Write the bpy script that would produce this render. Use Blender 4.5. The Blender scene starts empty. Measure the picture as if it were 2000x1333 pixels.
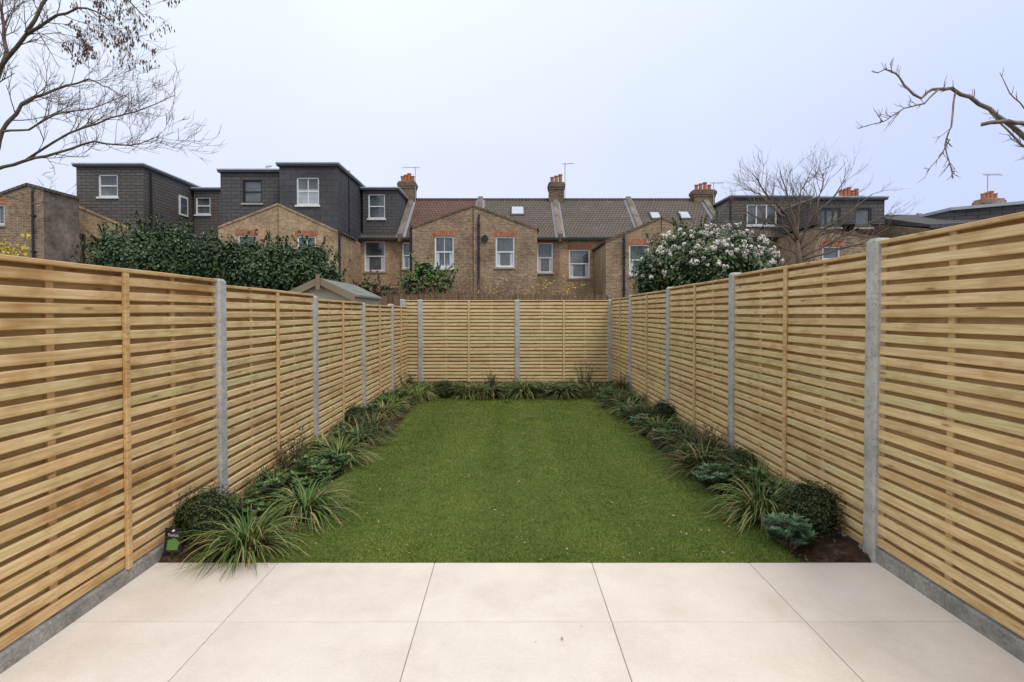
import bpy, math, random
import numpy as np
from mathutils import Vector, Matrix, noise as mnoise
R = math.radians
C = bpy.context.scene.collection
rng = random.Random(7)
F, CX, HY, CH = 1047.0, 992.0, 612.0, 1.43
def WX(px, Y): return (px-CX)/F*Y
def WZ(py, Y): return CH+(HY-py)/F*Y
def G(px, py):
    Z = F*CH/(py-HY); return (px-CX)*Z/F, Z
ORG = {}
# ------------------------------------------------------------ mesh builder
class MB:
    def __init__(s): s.v=[]; s.f=[]; s.m=[]; s.t=[]
    def quad(s,a,b,c,d,m=0,t=None):
        i=len(s.v); s.v+= [tuple(a),tuple(b),tuple(c),tuple(d)]; s.f.append((i,i+1,i+2,i+3)); s.m.append(m)
        s.t += list(t) if t else [0,0,0,0]
    def poly(s,pts,m=0):
        i=len(s.v); s.v+=[tuple(p) for p in pts]; s.f.append(tuple(range(i,i+len(pts)))); s.m.append(m); s.t+=[0]*len(pts)
    def box(s,x0,x1,y0,y1,z0,z1,m=0):
        if x0>x1:x0,x1=x1,x0
        if y0>y1:y0,y1=y1,y0
        if z0>z1:z0,z1=z1,z0
        i=len(s.v)
        s.v+=[(x0,y0,z0),(x1,y0,z0),(x1,y1,z0),(x0,y1,z0),(x0,y0,z1),(x1,y0,z1),(x1,y1,z1),(x0,y1,z1)]
        for q in ((3,2,1,0),(4,5,6,7),(0,1,5,4),(1,2,6,5),(2,3,7,6),(3,0,4,7)):
            s.f.append(tuple(i+k for k in q)); s.m.append(m)
        s.t+=[0]*8
    def loft(s,rings,m=0,cap=True):
        n=len(rings[0]); i0=len(s.v)
        for r in rings:
            s.v+=[tuple(p) for p in r]; s.t+=[0]*n
        for k in range(len(rings)-1):
            for j in range(n):
                a=i0+k*n+j; b=i0+k*n+(j+1)%n
                s.f.append((a,b,b+n,a+n)); s.m.append(m)
        if cap:
            s.f.append(tuple(i0+n-1-j for j in range(n))); s.m.append(m)
            e=i0+(len(rings)-1)*n
            s.f.append(tuple(e+j for j in range(n))); s.m.append(m)
    def tube(s,path,rad,sides=5,m=0):
        P=[Vector(p) for p in path]; rings=[]
        for k,p in enumerate(P):
            d=(P[min(k+1,len(P)-1)]-P[max(k-1,0)])
            if d.length<1e-6: d=Vector((0,0,1))
            d.normalize()
            u=d.cross(Vector((.31,.2,.93)))
            if u.length<.05: u=d.cross(Vector((1,0,0)))
            u.normalize(); w=d.cross(u)
            r=rad[k] if isinstance(rad,(list,tuple)) else rad
            rings.append([p+(u*math.cos(2*math.pi*j/sides)+w*math.sin(2*math.pi*j/sides))*r for j in range(sides)])
        s.loft(rings,m,cap=sides>3)
    def build(s,name,mats,parent=None,smooth=False,attr=False):
        if not isinstance(mats,(list,tuple)): mats=[mats]
        o0=ORG.get(parent,Vector((0,0,0))) if parent else Vector((0,0,0))
        vs=[(v[0]-o0[0],v[1]-o0[1],v[2]-o0[2]) for v in s.v]
        me=bpy.data.meshes.new(name); me.from_pydata(vs,[],s.f)
        for m in mats: me.materials.append(m)
        if len(mats)>1: me.polygons.foreach_set('material_index',s.m)
        if smooth: me.polygons.foreach_set('use_smooth',[True]*len(s.f))
        if attr:
            a=me.attributes.new('t','FLOAT','POINT'); a.data.foreach_set('value',s.t)
        me.update()
        o=bpy.data.objects.new(name,me); C.objects.link(o)
        if parent: o.parent=parent; ORG[o]=o0
        return o
def tag(o,label=None,cat=None,group=None,kind=None):
    if label: o['label']=label
    if cat: o['category']=cat
    if group: o['group']=group
    if kind: o['kind']=kind
    return o
def thing(name,loc,label,cat,group=None,rz=0):
    o=bpy.data.objects.new(name,None); C.objects.link(o); o.location=loc; o.rotation_euler=(0,0,rz)
    o.empty_display_size=.1
    ORG[o]=Vector(loc) if rz==0 else Vector((0,0,0))
    return tag(o,label,cat,group)
# ------------------------------------------------------------ materials
def newmat(name,rough=.8,spec=.3):
    m=bpy.data.materials.new(name); m.use_nodes=True; nt=m.node_tree; b=nt.nodes['Principled BSDF']
    b.inputs['Roughness'].default_value=rough; b.inputs['Specular IOR Level'].default_value=spec
    return m,nt,b
def N(nt,t,**k):
    n=nt.nodes.new(t)
    for a,v in k.items(): setattr(n,a,v)
    return n
def lk(nt,a,b): nt.links.new(a,b)
def ramp(nt,fac,stops,interp='LINEAR'):
    r=N(nt,'ShaderNodeValToRGB'); r.color_ramp.interpolation=interp
    e=r.color_ramp.elements
    while len(e)<len(stops): e.new(.5)
    for i,(p,c) in enumerate(stops): e[i].position=p; e[i].color=(*c,1)
    lk(nt,fac,r.inputs[0]); return r.outputs[0]
def coords(nt,scale=(1,1,1),island=0):
    tc=N(nt,'ShaderNodeTexCoord'); v=tc.outputs['Object']
    if island:
        g=N(nt,'ShaderNodeNewGeometry'); mu=N(nt,'ShaderNodeMath',operation='MULTIPLY'); lk(nt,g.outputs['Random Per Island'],mu.inputs[0]); mu.inputs[1].default_value=island
        ad=N(nt,'ShaderNodeVectorMath',operation='ADD'); lk(nt,v,ad.inputs[0]); lk(nt,mu.outputs[0],ad.inputs[1]); v=ad.outputs[0]
    mp=N(nt,'ShaderNodeMapping'); mp.inputs['Scale'].default_value=scale; lk(nt,v,mp.inputs[0]); return mp.outputs[0]
def noise(nt,v,sc,det=4,rough=.6):
    n=N(nt,'ShaderNodeTexNoise'); n.inputs['Scale'].default_value=sc; n.inputs['Detail'].default_value=det; n.inputs['Roughness'].default_value=rough
    lk(nt,v,n.inputs['Vector']); return n.outputs['Fac']
def mix(nt,a,b,fac,mode='MIX'):
    m=N(nt,'ShaderNodeMix',data_type='RGBA',blend_type=mode)
    for sock,val in ((m.inputs[0],fac),(m.inputs[6],a),(m.inputs[7],b)):
        if isinstance(val,(int,float)): sock.default_value=val
        elif isinstance(val,tuple): sock.default_value=(*val,1)
        else: lk(nt,val,sock)
    return m.outputs[2]
def bump(nt,b,h,st=.3,dist=.01):
    n=N(nt,'ShaderNodeBump'); n.inputs['Strength'].default_value=st; n.inputs['Distance'].default_value=dist
    lk(nt,h,n.inputs['Height']); lk(nt,n.outputs[0],b.inputs['Normal'])
def mnoisy(name,stops,sc=(1,1,1),ns=5,det=5,rough=.8,bst=.3,bd=.01,spec=.3,fine=None):
    m,nt,b=newmat(name,rough,spec); v=coords(nt,sc); f=noise(nt,v,ns,det); c=ramp(nt,f,stops)
    if fine:
        f2=noise(nt,v,fine,3); c=mix(nt,c,ramp(nt,f2,[(.3,(.6,.6,.6)),(.7,(1.25,1.25,1.25))]),.8,'MULTIPLY'); bump(nt,b,f2,bst,bd)
    else: bump(nt,b,f,bst,bd)
    lk(nt,c,b.inputs['Base Color']); return m
def leafmat(name,stops,rough=.5,spec=.4,tipcol=None):
    m,nt,b=newmat(name,rough,spec); g=N(nt,'ShaderNodeNewGeometry')
    c=ramp(nt,g.outputs['Random Per Island'],stops)
    if tipcol:
        a=N(nt,'ShaderNodeAttribute',attribute_name='t'); ad=N(nt,'ShaderNodeMath',operation='MULTIPLY_ADD')
        sn=N(nt,'ShaderNodeMath',operation='FRACT'); mu=N(nt,'ShaderNodeMath',operation='MULTIPLY'); lk(nt,g.outputs['Random Per Island'],mu.inputs[0]); mu.inputs[1].default_value=37.7
        lk(nt,mu.outputs[0],sn.inputs[0]); lk(nt,sn.outputs[0],ad.inputs[0]); ad.inputs[1].default_value=.4
        hf=N(nt,'ShaderNodeMath',operation='MULTIPLY'); hf.inputs[1].default_value=.6; lk(nt,a.outputs['Fac'],hf.inputs[0]); lk(nt,hf.outputs[0],ad.inputs[2])
        c=mix(nt,c,tipcol,ramp(nt,ad.outputs[0],[(.74,(0,0,0)),(.86,(.85,.85,.85))]))
    lk(nt,c,b.inputs['Base Color']); return m
def wood(name,stops,dark=(.22,.12,.045),stain=.0):
    m,nt,b=newmat(name,.75,.2); v=coords(nt,(1.0,12,20),41.3); f=noise(nt,v,3.0,5,.6)
    c=ramp(nt,f,stops)
    g=N(nt,'ShaderNodeNewGeometry')
    c=mix(nt,c,ramp(nt,g.outputs['Random Per Island'],[(0,(.76,.71,.62)),(.15,(1.04,.96,.84)),(.3,(.87,.93,.82)),(.45,(1.08,1.04,.95)),(.6,(.88,.79,.67)),(.72,(1.1,1.08,1.02)),(.85,(.91,.85,.76)),(1,(1.0,1.04,.90))]),1,'MULTIPLY')
    vk=coords(nt,(1.0,4,5),17.7); vo=N(nt,'ShaderNodeTexVoronoi'); vo.inputs['Scale'].default_value=3.2; lk(nt,vk,vo.inputs['Vector'])
    c=mix(nt,c,dark,ramp(nt,vo.outputs['Distance'],[(.05,(.85,.85,.85)),(.10,(.35,.35,.35)),(.17,(0,0,0))]))
    vs=coords(nt,(1,1,1.4)); fs=noise(nt,vs,2.1,4,.6)
    c=mix(nt,c,ramp(nt,fs,[(.33,(.68,.55,.41)),(.5,(1,1,1)),(.62,(1,1,1)),(.75,(.9,1.0,.80))]),.35+stain,'MULTIPLY')
    vp=coords(nt,(5,9,9),3.1); fp=noise(nt,vp,1.3,3,.6)
    c=mix(nt,c,ramp(nt,fp,[(.32,(.76,.67,.56)),(.5,(1,1,1))]),.6,'MULTIPLY')
    bump(nt,b,f,.3,.004); lk(nt,c,b.inputs['Base Color']); return m
M={}
M['slat']=wood('treated_pine',[(.25,(.54,.375,.18)),(.48,(.71,.54,.30)),(.62,(.80,.635,.38)),(.8,(.66,.49,.26))])
M['slat_l']=wood('treated_pine_damp',[(.25,(.46,.30,.13)),(.48,(.66,.475,.25)),(.62,(.76,.575,.33)),(.8,(.60,.42,.21))],stain=.5)
M['slat_b']=wood('treated_pine_pale',[(.25,(.60,.47,.26)),(.5,(.76,.63,.38)),(.8,(.71,.58,.33))])
M['rear']=wood('rear_pine_gap_shade',[(.25,(.36,.235,.11)),(.5,(.52,.365,.18)),(.8,(.44,.30,.14))])  # same pine, darkened: shade in the slat gaps is put into the colour
def concrete():
    m,nt,b=newmat('concrete',.9,.2); v=coords(nt); f=noise(nt,v,14,6,.7); c=ramp(nt,f,[(.3,(.34,.33,.30)),(.5,(.48,.47,.43)),(.7,(.58,.57,.53))])
    f3=noise(nt,v,2.3,3); c=mix(nt,c,ramp(nt,f3,[(.3,(.7,.7,.66)),(.65,(1.1,1.1,1.1))]),.8,'MULTIPLY')
    vo=N(nt,'ShaderNodeTexVoronoi'); vo.inputs['Scale'].default_value=48; lk(nt,v,vo.inputs['Vector'])
    pit=ramp(nt,vo.outputs['Distance'],[(.12,(.32,.3,.27)),(.24,(1,1,1))])
    c=mix(nt,c,pit,.75,'MULTIPLY'); bump(nt,b,vo.outputs['Distance'],.35,.004); lk(nt,c,b.inputs['Base Color']); return m
M['conc']=concrete()
M['gravel']=mnoisy('damp_concrete',[(.3,(.20,.19,.165)),(.55,(.32,.305,.27)),(.75,(.42,.40,.36))],ns=9,det=7,rough=.9,fine=60)
def tile():
    m,nt,b=newmat('porcelain_paving',.5,.35); v=coords(nt,(1,1,1),9.3); f=noise(nt,v,2.6,7,.7)
    c=ramp(nt,f,[(.3,(.74,.66,.56)),(.5,(.80,.72,.625)),(.7,(.845,.77,.685))])
    v2=coords(nt); f2=noise(nt,v2,70,3,.6); c=mix(nt,c,ramp(nt,f2,[(.35,(.945,.935,.92)),(.6,(1.01,1.01,1.01))]),.8,'MULTIPLY')
    f3=noise(nt,v2,1.6,7,.72); c=mix(nt,c,ramp(nt,f3,[(.36,(.91,.885,.85)),(.52,(1,1,1))]),.8,'MULTIPLY')
    f4=noise(nt,v2,5.5,4,.6); c=mix(nt,c,(.62,.42,.22),ramp(nt,f4,[(.735,(0,0,0)),(.79,(.3,.3,.3))]))
    bump(nt,b,f2,.06,.002); lk(nt,c,b.inputs['Base Color']); return m
M['tile']=tile()
M['grout']=mnoisy('grout',[(.3,(.25,.22,.18)),(.7,(.34,.30,.25))],ns=8)
M['soil']=mnoisy('soil',[(.3,(.025,.016,.010)),(.55,(.065,.042,.026)),(.75,(.15,.095,.058))],ns=22,det=7,rough=.95,bst=.8,bd=.03,spec=.1)
M['turf']=mnoisy('turf_backing',[(.3,(.075,.11,.016)),(.7,(.115,.16,.028))],ns=9,rough=.95)
M['ground']=mnoisy('rough_ground',[(.3,(.05,.06,.02)),(.7,(.11,.10,.05))],ns=1.5,rough=.95)
def blademat():
    m,nt,b=newmat('turf_blades',.65,.2); g=N(nt,'ShaderNodeNewGeometry')
    c=ramp(nt,g.outputs['Random Per Island'],[(0,(.10,.15,.018)),(.4,(.14,.20,.026)),(.75,(.185,.25,.042)),(.93,(.24,.28,.075)),(1,(.34,.30,.15))])
    v=coords(nt); f=noise(nt,v,1.7,7,.75); c=mix(nt,c,ramp(nt,f,[(.33,(.72,.77,.70)),(.5,(1,1,1)),(.7,(1.30,1.20,1.35))]),.85,'MULTIPLY')
    v2=coords(nt,(1,.05,1)); f2=noise(nt,v2,2.6,1); c=mix(nt,c,ramp(nt,f2,[(.40,(.80,.83,.80)),(.60,(1.2,1.15,1.25))]),.85,'MULTIPLY')
    lk(nt,c,b.inputs['Base Color']); return m
M['blade']=blademat()
M['strap']=leafmat('strap_leaves',[(0,(.04,.075,.018)),(.35,(.085,.145,.032)),(.68,(.14,.215,.055)),(.84,(.22,.28,.09)),(.92,(.42,.35,.15)),(1,(.46,.31,.14))],.55,.2,(.42,.28,.12))
M['strap_dark']=leafmat('dark_strap_leaves',[(0,(.03,.055,.018)),(.6,(.07,.11,.03)),(.84,(.12,.16,.055)),(.93,(.30,.21,.09)),(1,(.34,.22,.11))],.55,.2,(.32,.19,.09))
M['yew']=leafmat('ball_leaves',[(0,(.022,.036,.012)),(.5,(.045,.068,.022)),(.85,(.075,.10,.032)),(1,(.14,.10,.045))],.55,.2)
M['broad']=leafmat('broad_leaves',[(0,(.03,.065,.018)),(.5,(.065,.13,.035)),(.85,(.12,.21,.065)),(1,(.22,.28,.10))],.45,.3)
M['glauc']=leafmat('glaucous_leaves',[(0,(.05,.10,.045)),(.5,(.085,.165,.08)),(1,(.17,.27,.13))],.5,.3)
M['purple']=leafmat('bronze_leaves',[(0,(.045,.03,.022)),(.4,(.09,.065,.032)),(.6,(.09,.13,.04)),(.9,(.13,.18,.06)),(1,(.19,.10,.05))],.5,.25)
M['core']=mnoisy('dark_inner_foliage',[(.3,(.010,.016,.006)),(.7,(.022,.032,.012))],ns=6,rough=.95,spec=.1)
M['laurel']=leafmat('evergreen_leaves',[(0,(.022,.046,.016)),(.5,(.045,.085,.028)),(.82,(.085,.145,.048)),(1,(.18,.22,.10))],.5,.28)
M['bright']=leafmat('fresh_leaves',[(0,(.04,.09,.018)),(.5,(.08,.17,.035)),(1,(.17,.28,.06))],.45,.3)
M['red']=leafmat('mixed_red_leaves',[(0,(.04,.07,.025)),(.55,(.08,.12,.04)),(.7,(.20,.07,.04)),(1,(.30,.12,.05))],.45,.3)
M['vib']=leafmat('viburnum_leaves',[(0,(.028,.05,.016)),(.5,(.055,.095,.028)),(.85,(.10,.15,.048)),(1,(.18,.21,.09))],.45,.3)
M['flower']=leafmat('pale_flowers',[(0,(.72,.60,.50)),(.4,(.86,.79,.69)),(.85,(.90,.87,.79)),(1,(.74,.52,.44))],.8,.1)
M['yellow']=leafmat('yellow_flowers',[(0,(.5,.36,.03)),(.6,(.75,.6,.06)),(1,(.65,.55,.2))],.7)
M['bark']=mnoisy('bark',[(.3,(.09,.068,.05)),(.7,(.22,.175,.13))],ns=9,bst=.5)
M['twig']=mnoisy('twig_bark',[(.3,(.13,.085,.06)),(.7,(.24,.17,.12))],ns=3)
M['greytwig']=mnoisy('grey_twig_bark',[(.3,(.115,.083,.057)),(.7,(.21,.155,.11))],ns=3)
M['pod']=leafmat('brown_seed_pods',[(0,(.07,.035,.02)),(1,(.16,.085,.05))],.8)
M['dry']=leafmat('dry_leaves',[(0,(.18,.10,.05)),(.6,(.42,.29,.15)),(1,(.6,.49,.32))],.8)
M['reed']=leafmat('brown_reed',[(0,(.12,.07,.04)),(.6,(.22,.14,.08)),(1,(.34,.23,.13))],.8)
def brickm(name,c1,c2,mort,bw=.225,rh=.075,mort_s=.012,var=(.66,1.25),vz=False,bs=.3,patch=.9,rough=.9,mid=(.65,1.2)):
    m,nt,b=newmat(name,rough,.2); tc=N(nt,'ShaderNodeTexCoord'); sp=N(nt,'ShaderNodeSeparateXYZ'); lk(nt,tc.outputs['Object'],sp.inputs[0])
    cb=N(nt,'ShaderNodeCombineXYZ')
    if vz: lk(nt,sp.outputs[0],cb.inputs[0]); mu=N(nt,'ShaderNodeMath',operation='MULTIPLY'); mu.inputs[1].default_value=1.27; lk(nt,sp.outputs[1],mu.inputs[0]); lk(nt,mu.outputs[0],cb.inputs[1])
    else:
        ad=N(nt,'ShaderNodeMath',operation='ADD'); lk(nt,sp.outputs[0],ad.inputs[0]); lk(nt,sp.outputs[1],ad.inputs[1]); lk(nt,ad.outputs[0],cb.inputs[0]); lk(nt,sp.outputs[2],cb.inputs[1])
    br=N(nt,'ShaderNodeTexBrick'); br.inputs['Scale'].default_value=1; br.inputs['Brick Width'].default_value=bw; br.inputs['Row Height'].default_value=rh; br.inputs['Mortar Size'].default_value=mort_s
    br.inputs['Color1'].default_value=(*c1,1); br.inputs['Color2'].default_value=(*c2,1); br.inputs['Mortar'].default_value=(*mort,1); lk(nt,cb.outputs[0],br.inputs['Vector'])
    v=coords(nt); f=noise(nt,v,.9,6,.7); c=mix(nt,br.outputs['Color'],ramp(nt,f,[(.32,(var[0],)*3),(.68,(var[1],)*3)]),patch,'MULTIPLY')
    f2=noise(nt,v,7,4,.7); c=mix(nt,c,ramp(nt,f2,[(.35,(mid[0],mid[0]*.96,mid[0]*.93)),(.62,(mid[1],mid[1]*.98,mid[1]*.96))]),.8,'MULTIPLY')
    bump(nt,b,br.outputs['Fac'],-bs,.02); lk(nt,c,b.inputs['Base Color']); return m
M['brick']=brickm('stock_brick',(.40,.26,.15),(.22,.135,.078),(.42,.35,.26),var=(.58,1.22))
M['brick_y']=brickm('yellow_stock_brick',(.56,.375,.205),(.35,.22,.12),(.48,.39,.275),var=(.62,1.2))
M['brick_d']=brickm('sooty_brick',(.22,.145,.09),(.135,.09,.056),(.21,.17,.13))
M['lintel']=brickm('red_lintel_brick',(.50,.16,.07),(.36,.105,.05),(.40,.24,.16),.075,.22)
ps=.35
M['rt']=brickm('red_roof_tile',(.21,.122,.092),(.17,.097,.074),(.085,.05,.04),.2,.26,.03,vz=True,bs=.5,patch=ps,mid=(.86,1.1))
M['gt']=brickm('brown_roof_tile',(.185,.155,.125),(.15,.127,.104),(.075,.064,.053),.2,.26,.03,vz=True,bs=.5,patch=ps,mid=(.86,1.1))
def lichen():
    m=brickm('lichened_roof_tile',(.18,.155,.13),(.15,.13,.108),(.075,.065,.055),.2,.26,.03,vz=True,bs=.5,patch=ps,mid=(.86,1.1)); nt=m.node_tree; b=nt.nodes['Principled BSDF']
    src=b.inputs['Base Color'].links[0].from_socket; v=coords(nt); f=noise(nt,v,.9,8,.8)
    c=mix(nt,src,(.42,.26,.07),ramp(nt,f,[(.59,(0,0,0)),(.72,(.65,.65,.65))])); lk(nt,c,b.inputs['Base Color']); return m
M['lt']=lichen()
sm=(.92,1.06)
M['slate']=brickm('hung_slate',(.122,.116,.117),(.105,.10,.101),(.055,.052,.052),.5,.19,.016,var=(.85,1.15),bs=.35,rough=.8,mid=sm)
M['slate_l']=brickm('hung_tile',(.150,.135,.125),(.125,.113,.105),(.062,.056,.052),.5,.16,.020,var=(.85,1.15),bs=.35,rough=.8,mid=sm)
M['slate_d']=brickm('dark_hung_slate',(.094,.092,.099),(.080,.079,.086),(.046,.045,.05),.6,.3,.014,var=(.85,1.15),bs=.3,rough=.75,mid=sm)
def plain(name,c,rough=.6,spec=.4): 
    return mnoisy(name,[(.3,tuple(x*.86 for x in c)),(.7,tuple(min(x*1.08,.95) for x in c))],ns=2.5,rough=rough,bst=.05,spec=spec)
M['white']=plain('white_paint',(.82,.82,.80),.5); M['black']=plain('black_plastic',(.022,.022,.024),.4); M['darkgrey']=plain('dark_grey_frame',(.06,.063,.068),.5)
M['lead']=plain('lead_flashing',(.27,.285,.30),.6); M['render']=mnoisy('weathered_render',[(.3,(.13,.10,.075)),(.5,(.22,.18,.14)),(.62,(.27,.225,.18)),(.78,(.36,.31,.26))],ns=1.3,det=9,rough=.9,fine=6)
M['fascia']=plain('pale_fascia',(.42,.46,.50),.5); M['stone']=plain('stone_sill',(.48,.43,.35),.8); M['pot']=plain('terracotta',(.46,.18,.09),.8)
M['felt']=mnoisy('green_felt',[(.3,(.17,.18,.145)),(.7,(.26,.27,.22))],ns=4,fine=90); M['shedw']=plain('cream_boards',(.5,.43,.32),.8); M['barge']=plain('weathered_timber',(.27,.21,.14),.8)
M['alu']=plain('aerial_metal',(.35,.35,.36),.4); M['label']=plain('label_card',(.015,.015,.018),.35); M['labelg']=plain('label_picture',(.12,.28,.05),.35); M['blue']=plain('white_print',(.8,.8,.8),.5)
def glass():
    m,nt,b=newmat('window_glass',.06,.8); v=coords(nt); f=noise(nt,v,.9,3); c=ramp(nt,f,[(.35,(.05,.058,.062)),(.6,(.13,.15,.15)),(.75,(.24,.25,.25))]); lk(nt,c,b.inputs['Base Color']); return m
M['glass']=glass(); M['blind']=plain('blind_behind_glass',(.55,.57,.58),.25,.6)
# ------------------------------------------------------------ setting
mb=MB(); mb.quad((-400,-150,-.25),(400,-150,-.25),(400,600,-.25),(-400,600,-.25)); tag(mb.build('ground',M['ground']),kind='structure')
XL,XR,YB,YP=-2.044,2.143,10.97,3.05
mb=MB(); xs=[XL+.03]+[x for x in [.481-.9*k for k in range(-2,4)][::-1] if XL+.03<x<XR-.03]+[XR-.03]; ys=[YP-.59*k for k in range(0,8)]
for i in range(len(xs)-1):
    for j in range(len(ys)-1):
        a,b_,c,d=xs[i]+.002,xs[i+1]-.002,ys[j+1]+.002,ys[j]-.002; e=.0014
        mb.loft([[(a,c,-.02),(b_,c,-.02),(b_,d,-.02),(a,d,-.02)],[(a,c,-e),(b_,c,-e),(b_,d,-e),(a,d,-e)],[(a+e,c+e,0),(b_-e,c+e,0),(b_-e,d-e,0),(a+e,d-e,0)]])
tag(mb.build('patio',M['tile']),kind='structure')
mb=MB(); mb.box(XL,XR,ys[-1],YP-.003,-.2,-.003); tag(mb.build('patio_base',M['grout']),kind='structure')
def xl(Y):
    t=(Y-YP)/(9.2-YP); return -1.50+.03*math.sin(Y*2.1)+ .12*t
def xr(Y):
    t=(Y-YP)/(9.2-YP); return 1.68-.20*t+.025*math.sin(Y*1.7+1)
YL=9.2
mb=MB(); nx,ny=100,190
for j in range(ny+1):
    Y=YP+.003+(YB+.05-YP)*j/ny
    for i in range(nx+1):
        X=XL+(XR-XL)*i/nx
        d=max(xl(Y)-X,X-xr(Y),Y-YL)
        z=-.02
        if d>0: z=-.02+min(d*.25,.05)+.022*mnoise.noise(Vector((X*9,Y*9,0)))+.012*mnoise.noise(Vector((X*30,Y*30,3)))
        if j==0: z=min(z,-.01)
        mb.v.append((X,Y,z)); mb.t.append(0)
for j in range(ny):
    for i in range(nx):
        a=j*(nx+1)+i; mb.f.append((a,a+1,a+nx+2,a+nx+1)); mb.m.append(0)
tag(mb.build('flower_bed',M['soil'],smooth=True),kind='structure')
mb=MB(); n=60
for j in range(n):
    a=YP+.004+(YL-YP)*j/n; b_=YP+.004+(YL-YP)*(j+1)/n
    mb.quad((xl(a),a,0),(xr(a),a,0),(xr(b_),b_,0),(xl(b_),b_,0))
tag(mb.build('lawn',M['turf']),kind='structure')
npr=np.random.default_rng(3)
nb=270000
u=npr.random(nb); Yb=YP+(YL-YP)*(u**1.4); e=npr.random(nb)
l=-1.50+.03*np.sin(Yb*2.1)+.12*(Yb-YP)/(9.2-YP)-.03*npr.random(nb); r_=1.68-.20*(Yb-YP)/(9.2-YP)+.025*np.sin(Yb*1.7+1)+.03*npr.random(nb)
Xb=l+(r_-l)*e; ang=npr.random(nb)*6.283; h=.004+.007*npr.random(nb); w=.0016+.0013*npr.random(nb)+(Yb-3)*.0006
lx=(npr.random(nb)-.5)*.018; ly=(npr.random(nb)-.5)*.018-.001
V=np.empty((nb,3,3)); V[:,0]=np.stack([Xb-np.cos(ang)*w,Yb-np.sin(ang)*w,np.zeros(nb)],1); V[:,1]=np.stack([Xb+np.cos(ang)*w,Yb+np.sin(ang)*w,np.zeros(nb)],1); V[:,2]=np.stack([Xb+lx,np.maximum(Yb+ly,YP-.006),h],1)
me=bpy.data.meshes.new('grass'); me.vertices.add(nb*3); me.vertices.foreach_set('co',V.reshape(-1)); me.loops.add(nb*3); me.loops.foreach_set('vertex_index',np.arange(nb*3,dtype=np.int32))
me.polygons.add(nb); me.polygons.foreach_set('loop_start',np.arange(nb,dtype=np.int32)*3); me.polygons.foreach_set('loop_total',np.full(nb,3,dtype=np.int32)); me.materials.append(M['blade']); me.update(calc_edges=True); me.validate()
o=bpy.data.objects.new('grass',me); C.objects.link(o); tag(o,'short green artificial grass covering the lawn','grass',kind='stuff')
def leafq(mb,p,nrm,L,W,m=0,rg=rng,tan=None):
    nrm=nrm.normalized(); t=tan if tan else Vector((rg.uniform(-1,1),rg.uniform(-1,1),rg.uniform(-1,1)))
    t=t-nrm*t.dot(nrm)
    if t.length<.01: t=Vector((1,0,0))
    t.normalize(); s=nrm.cross(t); c=rg.uniform(.0,.25)*L
    mb.quad(p,p+t*L*.5+s*W*.5-nrm*c*.3,p+t*L-nrm*c,p+t*L*.5-s*W*.5-nrm*c*.3,m)
mb=MB()
for k in range(560):
    Y=YP+(YL-YP)*rng.random()**1.4; X=rng.uniform(xl(Y),xr(Y)); L=rng.uniform(.01,.032)
    leafq(mb,Vector((X,Y,.012)),Vector((rng.uniform(-.4,.4),rng.uniform(-.4,.4),1)),L,L*rng.uniform(.15,.4))
for (px,py,L) in ((1098,1252,.035),(1045,1262,.012),(1180,1240,.012),(700,1290,.008),(1560,1210,.008),(1250,1162,.008),(1230,1180,.006),(420,1210,.008),(1760,1265,.006),(960,1135,.008),(1140,1232,.014),(1500,1170,.006),(620,1150,.006)):
    X,Y=G(px,py); leafq(mb,Vector((X,Y,.006)),Vector((.1,.2,1)),L,L*.3)
tag(mb.build('fallen_leaves',M['dry']),'scattered dry leaf bits lying on the lawn and patio','fallen leaves',kind='stuff')
mb=MB()
for k in range(6500):
    q=rng.random(); 
    Y=YP+.02+(YB-YP)*rng.random()**1.3
    if q<.5: X=rng.uniform(XL+.05,xl(Y)+.02)
    else: X=rng.uniform(xr(Y)-.02,XR-.05)
    if Y>YL: X=rng.uniform(XL,XR)
    L=rng.uniform(.008,.03); leafq(mb,Vector((X,Y,rng.uniform(.0,.022))),Vector((rng.uniform(-.8,.8),rng.uniform(-.8,.8),1)),L,L*rng.uniform(.4,.9))
M['mulch']=leafmat('bark_chips',[(0,(.02,.013,.009)),(.55,(.075,.045,.028)),(.88,(.16,.10,.06)),(1,(.42,.31,.2))],.9,.1)
tag(mb.build('bark_mulch',M['mulch']),'dark soil crumbs and bark chips covering the planting beds','mulch',kind='stuff')
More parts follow.
